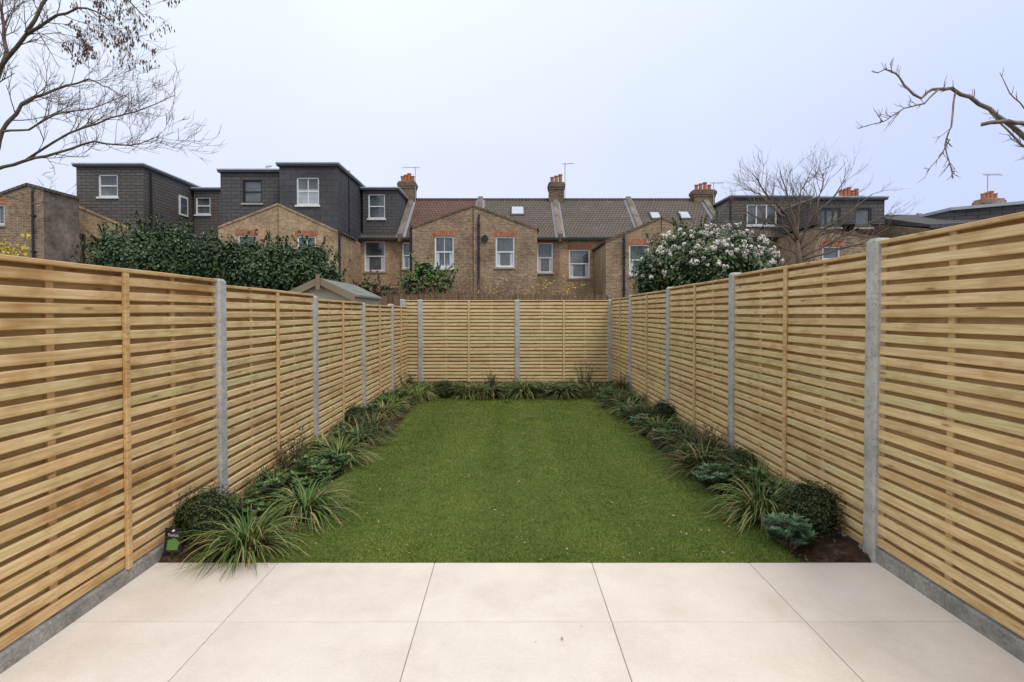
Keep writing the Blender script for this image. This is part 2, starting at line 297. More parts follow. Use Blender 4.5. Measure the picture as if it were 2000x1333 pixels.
# ------------------------------------------------------------ fence
def slatbox(mb,x0,x1,yf,yb,z,h,segs,rg,bow=.003):
    rings=[]; ph=rg.uniform(0,6); am=rg.uniform(-bow,bow); tl=rg.uniform(-.003,.003)
    for k in range(segs+1):
        t=k/segs; x=x0+(x1-x0)*t; dz=am*math.sin(t*math.pi)+tl*(t-.5)*2+.0015*math.sin(ph+t*9); dy=.002*math.sin(ph*2+t*5); c=.004
        s=1 if yf<yb else -1
        rings.append([(x,yb+dy,z+dz),(x,yf+s*c+dy,z+dz),(x,yf+dy,z+dz+c),(x,yf+dy,z+dz+h-c),(x,yf+s*c+dy,z+dz+h),(x,yb+dy,z+dz+h)])
    mb.loft(rings)
def fence_panel(x,y,rz,L,top,label,wm,group,z0=.02):
    t=thing('fence_panel',(x,y,0),label,'fence panel',group,rz if rz else .0); ORG[t]=Vector((0,0,0))
    rg=random.Random(int(x*91+y*37+L*11)); mf=MB(); mr=MB(); H=top-z0-.03; n=max(1,round(H/.0700)); p=H/n
    for k in range(n):
        slatbox(mf,0,L,-.025,-.009,z0+k*p+.007+rg.uniform(-.003,.003),.047+rg.uniform(-.002,.001),8,rg,.004)
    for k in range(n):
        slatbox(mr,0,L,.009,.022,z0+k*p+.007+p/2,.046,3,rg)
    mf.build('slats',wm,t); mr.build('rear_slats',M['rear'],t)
    for fx in ([.26,.74] if L>1 else []):
        m2=MB(); m2.box(L*fx-.02,L*fx+.02,-.0085,.0085,z0,top-.02); m2.build('rear_batten',wm,t)
    for xa,xb in ((.002,.035),(L-.035,L-.002)):
        m2=MB(); m2.box(xa,xb,-.0086,.0086,z0,top-.02); m2.build('end_batten',wm,t)
    if L>1:
        m2=MB(); m2.loft([[(L/2-.018,-.028,z),(L/2-.018,-.041,z),(L/2-.014,-.045,z),(L/2+.014,-.045,z),(L/2+.018,-.041,z),(L/2+.018,-.028,z)] for z in (z0,top-.022)]); m2.build('centre_batten',wm,t)
    m2=MB(); slatbox(m2,0,L,-.036,.032,top-.022,.022,6,rg,.001); m2.build('top_rail',wm,t)
    m2=MB(); m2.loft([[(q,.03,-.2),(q,-.034,-.2),(q,-.034,z0-.012),(q,-.028,z0-.003),(q,.03,z0-.003)] for q in (0,L)]); m2.build('gravel_board',M['gravel'],t)
def post(x,y,h,label,group,w=.05):
    mb=MB()
    def ring(s,z): 
        a=w*s; return [(x+i*a,y+q*a,z) for i,q in ((-1,-.76),(-.76,-1),(.76,-1),(1,-.76),(1,.76),(.76,1),(-.76,1),(-1,.76))]
    mb.loft([ring(1,-.25),ring(1,h-.018),ring(.72,h)])
    o=mb.build('concrete_post',M['conc']); me=o.data
    for v in me.vertices: v.co.x-=x; v.co.y-=y
    o.location=(x,y,0); tag(o,label,'fence post',group)
gl,gr,gb='concrete posts of the left fence','concrete posts of the right fence','concrete posts of the back fence'
LP=[(1.88,1.69),(3.76,1.67),(5.60,1.612),(7.48,1.575),(9.34,1.59)]
pl,pr,pb='wooden panels of the left fence','wooden panels of the right fence','wooden panels of the back fence'
for (y,h),lb in zip(LP[1:],['tallest looking grey concrete post in the left fence, nearest the patio','second concrete post from the patio in the left fence','third concrete post from the patio in the left fence','fourth and slimmest looking concrete post along the left fence']):
    post(XL,y,h,lb,gl)
post(-2.13,10.85,1.71,'tall concrete corner post where left fence meets back fence',gb)
for (x,h),lb in zip([(-1.79,1.705),(.19,1.705)],['concrete post just right of the left corner in back fence','middle concrete post of the back fence']): post(x,YB,h,lb,gb)
LY=[1.88,3.76,5.60,7.48,9.34,10.80]; LT=[1.665,1.63,1.58,1.555,1.56]
for k,lb in enumerate(['damp stained nearest wooden slat panel of left fence, beside the patio','second wooden slat panel of the left fence, beside large grass clumps','third wooden slat panel of the left fence','fourth wooden slat panel of the left fence','last narrow looking slat panel of left fence beside the back corner']):
    fence_panel(XL,LY[k]+.03,R(90),LY[k+1]-LY[k]-.06,LT[k],lb,M['slat_l'] if k==0 else M['slat'],pl,.078 if k==0 else .03)
RY=[1.15,3.10,5.05,7.06,9.25,10.95]; RT=[1.845,1.79,1.765,1.74,1.715]; RH=[1.86,1.81,1.775,1.745,1.71]
for y,h,lb in zip(RY[1:],RH,['pitted concrete post of the right fence at the patio edge','second concrete post from the patio in the right fence','third concrete post from the patio in the right fence','fourth concrete post from the patio in the right fence','concrete corner post where right fence meets back fence']):
    post(XR if y<10.5 else 2.10,y,h,lb,gr)
for k,lb in enumerate(['nearest wooden slat panel of right fence, beside the patio','second wooden slat panel of the right fence, behind the round ball shrub','third wooden slat panel of the right fence','fourth wooden slat panel of the right fence','last slat panel of right fence beside the back corner']):
    fence_panel(XR,RY[k+1]-.03,R(-90),RY[k+1]-RY[k]-.06,RT[k],lb,M['slat'],pr,.085 if k==0 else .03)
for xa,xb,lb in ((-2.10,-1.82,'very narrow slat panel at the left corner of the back fence'),(-1.76,.16,'left full width pale slat panel of back fence'),(.22,2.06,'right full width pale slat panel of back fence')):
    fence_panel(xa,YB,0.0,xb-xa,1.695,lb,M['slat_b'],pb)
# ------------------------------------------------------------ bed plants
def strap(x,y,s,n,mk,label,group,seed,arch=1.0):
    rg=random.Random(seed); mb=MB(); 
    for k in range(n):
        a=rg.uniform(0,6.283); L=s*rg.uniform(.55,1.1); el=rg.uniform(.6,1.5); wd=rg.uniform(.007,.012)*(1+.04*(y-3))
        p=Vector((x+math.cos(a)*rg.uniform(0,.09),y+math.sin(a)*rg.uniform(0,.09),-.005)); seg=6; az=a+rg.uniform(-.5,.5)
        side=Vector((-math.sin(az),math.cos(az),0)); pts=[p.copy()]; e=el
        for q in range(seg):
            p=p+Vector((math.cos(az)*math.cos(e),math.sin(az)*math.cos(e),math.sin(e)))*L/seg
            e-=rg.uniform(.16,.5)*arch; az+=rg.uniform(-.08,.08)
            if p.z<.02: p.z=.02+rg.random()*.01; e=max(e,0)
            p.x=max(p.x,XL+.05); p.x=min(p.x,XR-.05); p.y=min(p.y,YB-.05)
            pts.append(p.copy())
        i0=len(mb.v); tw=rg.uniform(-.6,.6)
        for q,pt in enumerate(pts):
            w=wd*(1-(q/seg)**2.2*.93)*.5; sd_=(side+Vector((0,0,tw*q/seg))).normalized(); mb.v+=[tuple(pt-sd_*w),tuple(pt+sd_*w)]; mb.t+=[q/seg,q/seg]
        for q in range(seg):
            j=i0+q*2; mb.f.append((j,j+1,j+3,j+2)); mb.m.append(0)
    o=mb.build('grass_clump',M[mk],attr=True); return tag(o,label,'grass plant',group)
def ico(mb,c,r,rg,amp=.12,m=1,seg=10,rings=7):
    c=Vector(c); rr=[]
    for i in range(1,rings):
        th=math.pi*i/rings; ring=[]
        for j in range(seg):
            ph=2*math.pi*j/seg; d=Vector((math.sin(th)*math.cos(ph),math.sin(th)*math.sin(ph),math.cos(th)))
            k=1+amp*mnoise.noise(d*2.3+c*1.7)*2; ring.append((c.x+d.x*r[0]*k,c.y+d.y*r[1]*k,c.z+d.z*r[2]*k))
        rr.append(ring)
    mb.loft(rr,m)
def cloud(mb,c,r,n,L,rg,m=0,W=.5,lump=.16,lo=.78,hi=1.06,zmin=-9):
    c=Vector(c)
    for k in range(n):
        d=Vector((rg.gauss(0,1),rg.gauss(0,1),rg.gauss(0,1)))
        if d.length<.01: continue
        d.normalize(); q=(1+lump*2*mnoise.noise(d*2.6+c*3.1)+lump*mnoise.noise(d*7+c))*rg.uniform(lo,hi)
        p=Vector((c.x+d.x*r[0]*q,c.y+d.y*r[1]*q,c.z+d.z*r[2]*q))
        if p.z<zmin: continue
        nn=(d+Vector((rg.uniform(-.8,.8),rg.uniform(-.8,.8),rg.uniform(-.3,1.0)))*.8)
        l=L*rg.uniform(.6,1.2); leafq(mb,p,nn,l,l*W,m,rg)
def ball(x,y,r,label,group,seed,mk='yew'):
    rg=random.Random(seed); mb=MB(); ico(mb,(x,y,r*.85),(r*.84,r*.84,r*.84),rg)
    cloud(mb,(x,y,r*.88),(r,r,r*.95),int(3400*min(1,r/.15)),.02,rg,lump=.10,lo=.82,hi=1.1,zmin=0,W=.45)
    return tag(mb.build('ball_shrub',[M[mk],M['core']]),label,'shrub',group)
def broad(x,y,r,h,label,group,seed,mk='broad',n=None):
    rg=random.Random(seed); mb=MB(); n=n or 26
    for k in range(n):
        a=rg.uniform(0,6.283); q=math.sqrt(rg.random()); tip=Vector((x+math.cos(a)*q*r,y+math.sin(a)*q*r,h*(1-.45*q*q)*rg.uniform(.6,1.05)))
        b0=Vector((x+math.cos(a)*q*r*.3,y+math.sin(a)*q*r*.3,0)); mb.tube([b0,(b0+tip)/2+Vector((0,0,.01)),tip],[.003,.0025,.0015],3,1)
        for w in range(3):
            cc=tip.lerp(b0,w*.22); nl=7
            for j in range(nl):
                aa=j*6.283/nl+w*.4+rg.uniform(-.3,.3); t=Vector((math.cos(aa),math.sin(aa),rg.uniform(.1,.75)-(w*.2))); nn=Vector((-math.cos(aa)*.6,-math.sin(aa)*.6,1)); l=rg.uniform(.7,1.15)*(.042+r*.05)
                leafq(mb,cc,nn,l,l*.42,0,rg,tan=t)
    return tag(mb.build('leafy_shrub',[M[mk],M['twig']]),label,'shrub',group)
def upright(x,y,s,label,group,seed,mk='purple'):
    rg=random.Random(seed); mb=MB()
    for k in range(22):
        a=rg.uniform(0,6.283); q=rg.uniform(.05,.38); d=Vector((math.cos(a)*q,math.sin(a)*q,1)).normalized(); p=Vector((x+math.cos(a)*.03,y+math.sin(a)*.03,0)); L=s*rg.uniform(.6,1.05); pts=[p+d*L*t/4+Vector((math.cos(a),math.sin(a),0))*.03*(t/4)**2 for t in range(5)]
        for pt in pts: pt.x=max(XL+.05,min(XR-.05,pt.x)); pt.y=min(pt.y,YB-.05)
        mb.tube(pts,[.004,.0035,.003,.002,.001],3,1)
        for j in range(26):
            t=rg.uniform(.15,1)*4; i=min(int(t),3); c=pts[i].lerp(pts[i+1],t-i); aa=rg.uniform(0,6.283); l=rg.uniform(.035,.07)
            leafq(mb,c,Vector((-math.cos(aa)*.5,-math.sin(aa)*.5,1)),l,l*.28,0,rg,tan=Vector((math.cos(aa),math.sin(aa),.9)))
    return tag(mb.build('upright_shrub',[M[mk],M['twig']]),label,'shrub',group)
ORDW=['first','second','third','fourth','fifth','sixth','seventh','eighth','ninth','tenth','eleventh','twelfth','thirteenth','fourteenth','fifteenth','sixteenth','seventeenth','eighteenth','nineteenth','twentieth']
beds={
'left bed':[('B',366,1064,.19,'dark green clipped ball shrub with plant label in front, beside left fence'),('G',478,1080,.43,'largest arching strap leaved grass clump at the patio corner of left bed'),('G',595,1012,.45,'wide grass clump spilling over the lawn behind the patio corner clump, left bed'),
 ('S',525,1004,.17,0),('S',600,958,.2,0),('U',565,935,.42,'tall dark bronze stemmed shrub by second panel of left fence'),('G',455,1015,.34,0),('S',645,930,.18,0),('G',520,962,.38,0),('G',660,905,.45,0),('S',672,880,.17,0),('G',615,888,.38,0),('G',700,872,.45,0),('G',655,852,.38,0),('B',690,838,.16,0),('G',728,848,.45,0),('S',722,824,.18,0),
 ('G',700,826,.38,0),('G',748,816,.40,0),('S',742,806,.17,0),('G',768,802,.38,0),('S',782,788,.17,0),('G',790,790,.38,0),('G',818,782,.48,0),('U',793,768,.38,0),('S',760,790,.18,0),('G',745,795,.34,0),('G',805,772,.42,0),('S',560,985,.17,0),('S',480,1040,.15,0)],
'right bed':[('B',1618,1045,.185,'round dark clipped ball shrub beside pitted concrete post, right bed'),('A',1545,1072,.14,'small blue green leafy shrub at the patio end of right bed'),('G',1490,1016,.46,'large arching grass clump left of the ball shrub, right bed'),('G',1535,995,.40,0),
 ('B',1505,942,.15,0),('S',1470,972,.16,0),('G',1520,962,.40,0),('A',1392,962,.15,0),('G',1378,930,.45,0),('U',1442,908,.38,0),('G',1432,930,.40,0),('S',1352,910,.16,0),('G',1345,890,.44,0),('S',1302,878,.17,0),('G',1395,892,.40,0),('G',1325,862,.43,0),('B',1300,832,.17,0),('G',1288,852,.40,0),('A',1250,844,.15,0),('G',1262,826,.40,0),('G',1320,838,.38,0),
 ('S',1232,822,.17,0),('G',1228,810,.42,0),('G',1205,797,.40,0),('S',1190,787,.18,0),('G',1245,795,.40,0),('U',1240,775,.40,0),('G',1215,782,.42,0),('S',1200,768,.18,0),('G',1182,782,.38,0),('G',1225,770,.38,0),('S',1430,960,.16,0),('S',1400,925,.17,0),('S',1600,1000,.17,0)],
'back bed':[('G',842,774,.42,0),('B',868,778,.16,0),('S',893,777,.19,0),('G',912,778,.42,0),('G',934,777,.38,0),('G',955,778,.44,0),('S',978,777,.18,0),('G',1022,776,.60,'largest fountain shaped grass clump in the back bed, below middle post'),('S',1062,778,.20,0),('S',1044,778,.18,0),('G',1100,778,.48,0),('S',1082,777,.2,0),('U',1142,768,.60,'tall spiky upright shrub in the back bed near right corner'),('G',1160,776,.42,0),('S',1122,778,.19,0),('G',1178,772,.42,0),('G',998,772,.38,0),('G',880,768,.38,0),('G',1070,766,.42,0),('U',960,764,.38,0),('G',822,768,.42,0),('G',1128,765,.42,0)]}
sd=100
for bed,items in beds.items():
    cnt={}; items=[(a,b_,c,d,e_,*G(b_,c)) for a,b_,c,d,e_ in items]
    for (ty,px,py,s,lb,x,y) in items:
        sd+=1; y=min(y,YB-.2)
        x=max(XL+.17,min(XR-.17,x)); cnt[ty]=cnt.get(ty,0)+1
        frm='patio' if bed!='back bed' else 'left corner'
        kn={'G':'strap leaved grass clump','B':'dark clipped ball shrub','S':'low leafy green shrub','A':'blue green leafy low shrub','U':'upright bronze shrub'}[ty]
        if not lb: lb=f"{kn} in the {bed}, {ORDW[min(cnt[ty]-1,19)]} of its kind from the {frm}"
        if ty=='G': strap(x,y,s,int(190+s*380),'strap' if rng.random()<.58 else 'strap_dark',lb,'strap leaved grass clumps in the beds',sd,rng.choice([1.1,.85,1.0]))
        elif ty=='B': ball(x,y,s,lb,'clipped ball shrubs in the beds',sd)
        elif ty=='S': broad(x,y,s,s*1.25,lb,'leafy low shrubs in the beds',sd,'broad',42)
        elif ty=='A': broad(x,y,s,s*1.4,lb,'leafy low shrubs in the beds',sd,'glauc',36)
        else: upright(x,y,s,lb,'upright bronze shrubs in the beds',sd,'purple')
def plant_label(x,y,z0,z1,w,lab,word,tilt):
    t=thing('plant_label',(x,y,0),lab,'plant label'); mb=MB()
    ORG[t]=Vector((0,0,0)); t.rotation_euler=(R(3),R(tilt),R(8))
    mb.box(-w/2,w/2,0,.0012,z0,z1); mb.build('card',M['label'],t)
    m=MB(); h=z1-z0; m.poly([(-w*.36,-.001,z0+h*.1),(w*.3,-.001,z0+h*.1),(w*.38,-.001,z0+h*.45),(w*.1,-.001,z0+h*.6),(-w*.3,-.001,z0+h*.5)]); m.build('picture',M['labelg'],t)
    m=MB(); m.box(-.006,.006,.0014,.003,-.05,z0+.03); m.build('stake',M['black'],t)
    m=MB(); m.poly([(-w*.1,-.001,z0+h*.86),(w*.02,-.001,z0+h*.84),(w*.12,-.001,z0+h*.92),(0,-.001,z0+h*.96)]); m.build('emblem',M['blue'],t)
    if word:
        cu=bpy.data.curves.new('w','FONT'); cu.body=word; cu.size=w*.27; cu.align_x='CENTER'; ob=bpy.data.objects.new('w',cu); C.objects.link(ob); bpy.context.view_layer.update()
        me=bpy.data.meshes.new_from_object(ob.evaluated_get(bpy.context.evaluated_depsgraph_get())); bpy.data.objects.remove(ob); me.materials.append(M['blue'])
        o=bpy.data.objects.new('lettering',me); C.objects.link(o); o.parent=t; o.rotation_euler=(R(90),0,0); o.location=(0,-.0015,z0+h*.66)
plant_label(WX(330,3.07),3.07,.05,.195,.09,'black plant label with green picture in front of ball shrub, left bed','Taxus',5)
x,y=G(990,792); plant_label(x,y+.1,.03,.12,.07,'small plant label among plants below the back fence','',4)
# ------------------------------------------------------------ houses
def wall_holes(mb,xa,xb,z0,topf,holes,Y,depth=.12,extra=()):
    br=sorted(set([xa,xb]+[h[0] for h in holes]+[h[1] for h in holes]+[e for e in extra if xa<e<xb]))
    for a,b in zip(br[:-1],br[1:]):
        mid=(a+b)/2; hs=sorted([h for h in holes if h[0]<=mid<=h[1]],key=lambda h:h[2]); z=z0
        for h in hs:
            mb.quad((a,Y,z),(b,Y,z),(b,Y,h[2]),(a,Y,h[2])); z=h[3]
        ta,tb=topf(a),topf(b); mb.quad((a,Y,z),(b,Y,z),(b,Y,tb),(a,Y,ta))
    for (a,b,c,d) in holes:
        D=Y+depth; mb.quad((a,Y,c),(a,D,c),(a,D,d),(a,Y,d)); mb.quad((b,D,c),(b,Y,c),(b,Y,d),(b,D,d)); mb.quad((a,Y,d),(a,D,d),(b,D,d),(b,Y,d)); mb.quad((a,D,c),(a,Y,c),(b,Y,c),(b,D,c))
def window(root,r,Y,style='sash',lint=True,fm='white',dep=.10):
    a,b,c,d=r; F_=MB(); y0,y1=Y+dep-.045,Y+dep+.02; t=.075
    F_.box(a,a+t,y0,y1,c,d); F_.box(b-t,b,y0,y1,c,d); F_.box(a+t,b-t,y0,y1,d-t,d); F_.box(a+t,b-t,y0,y1,c,c+t)
    m=(c+d)/2; x=(a+b)/2
    if style in('sash','shutter','sash2'): F_.box(a+t,b-t,y0+.01,y1,m-.03,m+.03)
    if style=='sash2': F_.box(x-.015,x+.015,y0+.02,y1,c+t,m-.03); F_.box(x-.015,x+.015,y0+.02,y1,m+.03,d-t)
    if style=='case':
        for k in (1/3,2/3): F_.box(a+(b-a)*k-.03,a+(b-a)*k+.03,y0+.01,y1,c+t,d-t)
    if style=='shutter':
        F_.box(x-.02,x+.02,y0+.015,y1,c+t,m-.03); F_.box(x-.02,x+.02,y0+.015,y1,m+.03,d-t)
    w=F_.build('window',M[fm],root)
    p=MB(); p.quad((a+t*.5,y1-.005,c+t*.5),(b-t*.5,y1-.005,c+t*.5),(b-t*.5,y1-.005,d-t*.5),(a+t*.5,y1-.005,d-t*.5)); p.build('pane',M['glass'],w)
    if style=='shutter':
        p=MB(); zz=c+t+.02; tt=m+(d-m)*.1
        while zz<tt:
            p.box(a+t,b-t,y1-.03,y1-.012,zz,zz+.05); zz+=.065
        p.build('louvres',M['blind'],w)
    if style in('sash','sash2') and lint:
        for s in (0,1):
            p=MB(); xa_=a+t if s==0 else b-t-.16*(b-a); p.quad((xa_,y1-.012,c+t),(xa_+.16*(b-a),y1-.012,c+t),(xa_+.16*(b-a),y1-.012,m-.03),(xa_,y1-.012,m-.03)); p.build('curtain',M['blind'],w)
    s=MB(); s.box(a-.06,b+.06,Y-.07,y0+.0,c-.09,c-.002); s.build('sill',M['white'] if fm=='white' and not lint else M['stone'],w)
    if lint:
        l=MB(); l.box(a-.1,b+.1,Y-.006,Y+.02,d+.002,d+.27); l.build('lintel',M['lintel'],root)
def prect(px0,px1,py0,py1,Y): return (WX(px0,Y),WX(px1,Y),WZ(py1,Y),WZ(py0,Y))
def pipe(root,px,y0,y1,Y,r=.055):
    m=MB(); x=WX(px,Y); m.tube([(x,Y-.08,WZ(y1,Y)),(x,Y-.08,WZ(y0,Y)+.1),(x,Y+.02,WZ(y0,Y)+.25)],r,6)
    zz=WZ(y1,Y)+.6
    while zz<WZ(y0,Y): m.box(x-.08,x+.08,Y-.15,Y,zz,zz+.06); zz+=1.6
    m.build('downpipe',M['black'],root,smooth=False)
def chimney(root,px,w,ytop,ybase,Y,npot,pots=15,mk='brick'):
    m=MB(); x=WX(px,Y); hw=w/2/F*Y; zt=WZ(ytop,Y); zb=WZ(ybase,Y); m.box(x-hw*.86,x+hw*.86,Y-.35,Y+.35,zb,zt-.45); m.box(x-hw*.93,x+hw*.93,Y-.39,Y+.39,zt-.45,zt-.3); m.box(x-hw,x+hw,Y-.43,Y+.43,zt-.3,zt-.1); m.box(x-hw*.9,x+hw*.9,Y-.38,Y+.38,zt-.1,zt)
    c=m.build('chimney',M[mk],root)
    for k in range(npot):
        m=MB(); xx=x+hw*.72*((k+.5)/npot*2-1); h=(pots/F*Y)*(.8+.35*((k*7)%3)/2); n=10
        m.loft([[(xx+r*math.cos(6.283*j/n),Y+r*math.sin(6.283*j/n),zt+z) for j in range(n)] for r,z in ((.15,0),(.12,h*.2),(.11,h*.8),(.14,h*.86),(.14,h))]); m.build('pot',M['pot'],c)
def aerial(root,px,y0,y1,Y,w=34,d=1):
    m=MB(); x=WX(px,Y); m.tube([(x,Y,WZ(y0,Y)),(x,Y,WZ(y1,Y))],.022,5); L=w/F*Y; z=WZ(y1,Y)-.04; m.tube([(x-L*.25*d,Y,z),(x+L*.75*d,Y,z+.03)],.016,4)
    for k in range(8): q=x+d*(-L*.2+L*.9*k/7); m.tube([(q,Y-.15,z-.1),(q,Y+.15,z+.12)],.01,3)
    m.build('aerial',M['alu'],root)
def outrig(root,x0,x1,za,zb,YF,YM,holes,mk='brick',roof='gt',yb2=33.2):
    m=MB(); topf=lambda x: za+(zb-za)*(x-x0)/(x1-x0); wall_holes(m,x0,x1,-.25,topf,holes,YF)
    m.quad((x0,YM+.5,-.25),(x0,YF,-.25),(x0,YF,za),(x0,YM+.5,za)); m.quad((x1,YF,-.25),(x1,YM+.5,-.25),(x1,YM+.5,zb),(x1,YF,zb)); m.build('outrigger_wall',M[mk],root)
    m=MB(); e=.06; m.loft([[(x0-.1 if za<zb else x0,y,za-.02+e*.2),(x1 if za<zb else x1+.1,y,zb-.02+e*.2),(x1 if za<zb else x1+.1,y,zb+.10),(x0-.1 if za<zb else x0,y,za+.10)] for y in (YF+.12,yb2)]); m.build('outrigger_roof',M[roof],root)
    m=MB(); m.loft([[(x0,y,za+.0),(x1,y,zb+.0),(x1,y,zb+.10),(x0,y,za+.10)] for y in (YF-.04,YF+.118)]); m.build('coping',M['brick_d'] if mk!='brick_y' else M['brick_y'],root)
def mainhouse(label,xa,xb,YM,YR,ze,zr,roofm,holes,mk='brick'):
    cx=(xa+xb)/2; root=thing('terraced_house',(cx,YM,0),label,'house','terraced brick houses in the row behind')
    m=MB(); wall_holes(m,xa,xb,-.25,lambda x:ze,holes,YM); yb=2*YR-YM
    m.poly([(xa,YM,-.25),(xa,YM,ze),(xa,YR,zr-.08),(xa,yb,ze),(xa,yb,-.25)]); m.poly([(xb,YM,-.25),(xb,yb,-.25),(xb,yb,ze),(xb,YR,zr-.08),(xb,YM,ze)]); m.quad((xb,yb,-.25),(xa,yb,-.25),(xa,yb,ze),(xb,yb,ze)); m.build('wall',M[mk],root)
    m=MB(); sl=(zr-ze)/(YR-YM); y0=YM-.25; z0=ze-.25*sl
    m.loft([[(x,y0,z0),(x,y0,z0+.1),(x,YR,zr+.1),(x,2*YR-y0,z0+.1),(x,2*YR-y0,z0),(x,YR,zr)] for x in (xa+.1,xb-.1)]); m.build('roof',M[roofm],root)
    m=MB(); m.tube([(xa+.1,YR,zr+.12),(xb-.1,YR,zr+.12)],.1,6); m.build('ridge_tiles',M[roofm],root)
    m=MB(); m.box(xa+.05,xb-.05,y0-.1,y0-.003,z0-.06,z0+.06); m.build('gutter',M['black'],root)
    return root
def parapet(root,x,YM,YR,ze,zr,w=.14):
    sl=(zr-ze)/(YR-YM); y0=YM-.3; z0=ze-.3*sl; m=MB(); m.loft([[(x-w,y,z-.1),(x+w,y,z-.1),(x+w,y,z+.30),(x-w,y,z+.30)] for y,z in ((y0,z0),(YR,zr))]); o=m.build('party_wall',M['brick_d'],root)
    m=MB(); m.loft([[(x-w-.02,y,z+.303),(x+w+.02,y,z+.303),(x+w+.02,y,z+.335),(x-w-.02,y,z+.335)] for y,z in ((y0,z0),(YR,zr))]); m.build('coping',M['render'],root)
    for s in (-1,1):
        m=MB(); a,b=(x+w+.003,x+w+.14) if s>0 else (x-w-.14,x-w-.003); za,zb_=(.22,.13) if s>0 else (.13,.22)
        m.loft([[(a,y,z+.1),(b,y,z+.1),(b,y,z+zb_),(a,y,z+za)] for y,z in ((y0,z0),(YR,zr))]); m.build('lead_flashing',M['lead'],root)
def skylight(root,px0,px1,py0,py1,YM,YR,ze,zr):
    sl=(zr-ze)/(YR-YM)
    def onroof(py):
        k=(HY-py)/F; return (ze-sl*YM+.1-CH)/(k-sl)
    ya,yb=onroof(py1),onroof(py0); ym=(ya+yb)/2; xa,xb=WX(px0,ym),WX(px1,ym); zf=lambda y:ze+sl*(y-YM)+.1
    m=MB(); m.loft([[(xa,y,zf(y)-.02),(xb,y,zf(y)-.02),(xb,y,zf(y)+.09),(xa,y,zf(y)+.09)] for y in (ya,yb)]); w=m.build('skylight',M['darkgrey'],root)
    m=MB(); t=.09; m.quad((xa+t,ya+t,zf(ya+t)+.095),(xb-t,ya+t,zf(ya+t)+.095),(xb-t,yb-t,zf(yb-t)+.095),(xa+t,yb-t,zf(yb-t)+.095)); m.build('pane',M['blind'],w)
def dormer(root,x0,x1,y0,y1,zb,zt,holes,mk,name='dormer'):
    m=MB(); wall_holes(m,x0,x1,zb,lambda x:zt,holes,y0); m.quad((x0,y1,zb),(x0,y0,zb),(x0,y0,zt),(x0,y1,zt)); m.quad((x1,y0,zb),(x1,y1,zb),(x1,y1,zt),(x1,y0,zt)); m.quad((x0,y0,zb),(x0,y1,zb),(x1,y1,zb),(x1,y0,zb)); m.build(name,M[mk],root)
    m=MB(); m.box(x0-.10,x1+.10,y0-.13,y1,zt+.002,zt+.10); m.build('flat_roof',M['darkgrey'],root)
    m=MB(); m.box(x0-.13,x1+.13,y0-.16,y1,zt+.103,zt+.17); m.build('fascia',M['fascia'],root)
YM,YR,YF,ZE,ZR=31.0,34.5,27.0,5.87,8.58
XP=[-18.3,-14.9,-10.9,-6.15,-1.75,3.0,7.7,12.55,17.4,22.3]
h=[prect(786,803,474,525,YM)]
r5=mainhouse('brick terraced house with red tiled roof and chimney, left of centre',XP[3],XP[4],YM,YR,ZE,ZR,'rt',h)
window(r5,h[0],YM); w=[prect(849,887,462,523,YF)]
outrig(r5,WX(806,YF),-1.77,WZ(447,YF),WZ(405,YF),YF,YM,w,'brick','gt'); window(r5,w[0],YF,'sash2'); pipe(r5,803,450,590,YF+.1)
parapet(r5,XP[3],YM,YR,ZE,ZR); chimney(r5,797,36,358,425,YR,4,15,'brick_d'); aerial(r5,812,395,328,YR-.4,34,-1); pipe(r5,808,455,590,YM)
m=MB(); x,z=WX(868,YF),WZ(523,YF)
for k in range(14): q=WX(850,YF)+k*.07; m.box(q,q+.035,YF-.25,YF-.22,z-.15,z+.1+.05*(k%2))
m.box(WX(850,YF),WX(888,YF),YF-.22,YF-.20,z-.1,z-.04); m.build('window_box_rail',M['white'],r5)
h=[prect(1049,1080,475,533,YM)]
r6=mainhouse('brick terraced house with single skylight and grey roof, centre of row',XP[4],XP[5],YM,YR,ZE,ZR,'gt',h); window(r6,h[0],YM,'sash')
w=[prect(968,1005,463,522,YF)]
outrig(r6,-1.73,WX(1049,YF),WZ(405,YF),WZ(450,YF),YF,YM,w,'brick','gt'); window(r6,w[0],YF,'sash')
pipe(r6,935,430,590,YF); parapet(r6,XP[4],YM,YR,ZE,ZR); skylight(r6,997,1025,406,423,YM,YR,ZE,ZR); chimney(r6,1086,33,360,425,YR,3,15,'brick_d'); aerial(r6,1103,400,321,YR+.5,22,1)
m=MB(); n=14; m.loft([[(WX(947,YF)+.17*math.cos(6.283*j/n),y,WZ(467,YF)+.17*math.sin(6.283*j/n)) for j in range(n)] for y in (YF-.12,YF-.003)]); m.build('vent',M['black'],r6)
h=[prect(1111,1152,488,543,YM)]
r7=mainhouse('brick terraced house with orange lichen patches on roof, right of centre',XP[5],XP[6],YM,YR,ZE,ZR,'lt',h,'brick_y'); window(r7,h[0],YM,'sash')
w=[prect(1228,1268,478,538,YF)]
outrig(r7,WX(1183,YF),XP[6]-.02,WZ(474,YF),WZ(428,YF),YF,YM,w,'brick','gt'); window(r7,w[0],YF,'sash'); parapet(r7,XP[5],YM,YR,ZE,ZR); pipe(r7,1180,470,590,YM); pipe(r7,1218,470,590,YF)
r8=mainhouse('brick terraced house with two small skylights, partly behind flowering shrub',XP[6],XP[7],YM,YR,ZE,ZR,'gt',[])
outrig(r8,XP[6]+.02,WX(1385,YF),WZ(428,YF),WZ(470,YF),YF,YM,[],'brick','gt'); parapet(r8,XP[6],YM,YR,ZE,ZR)
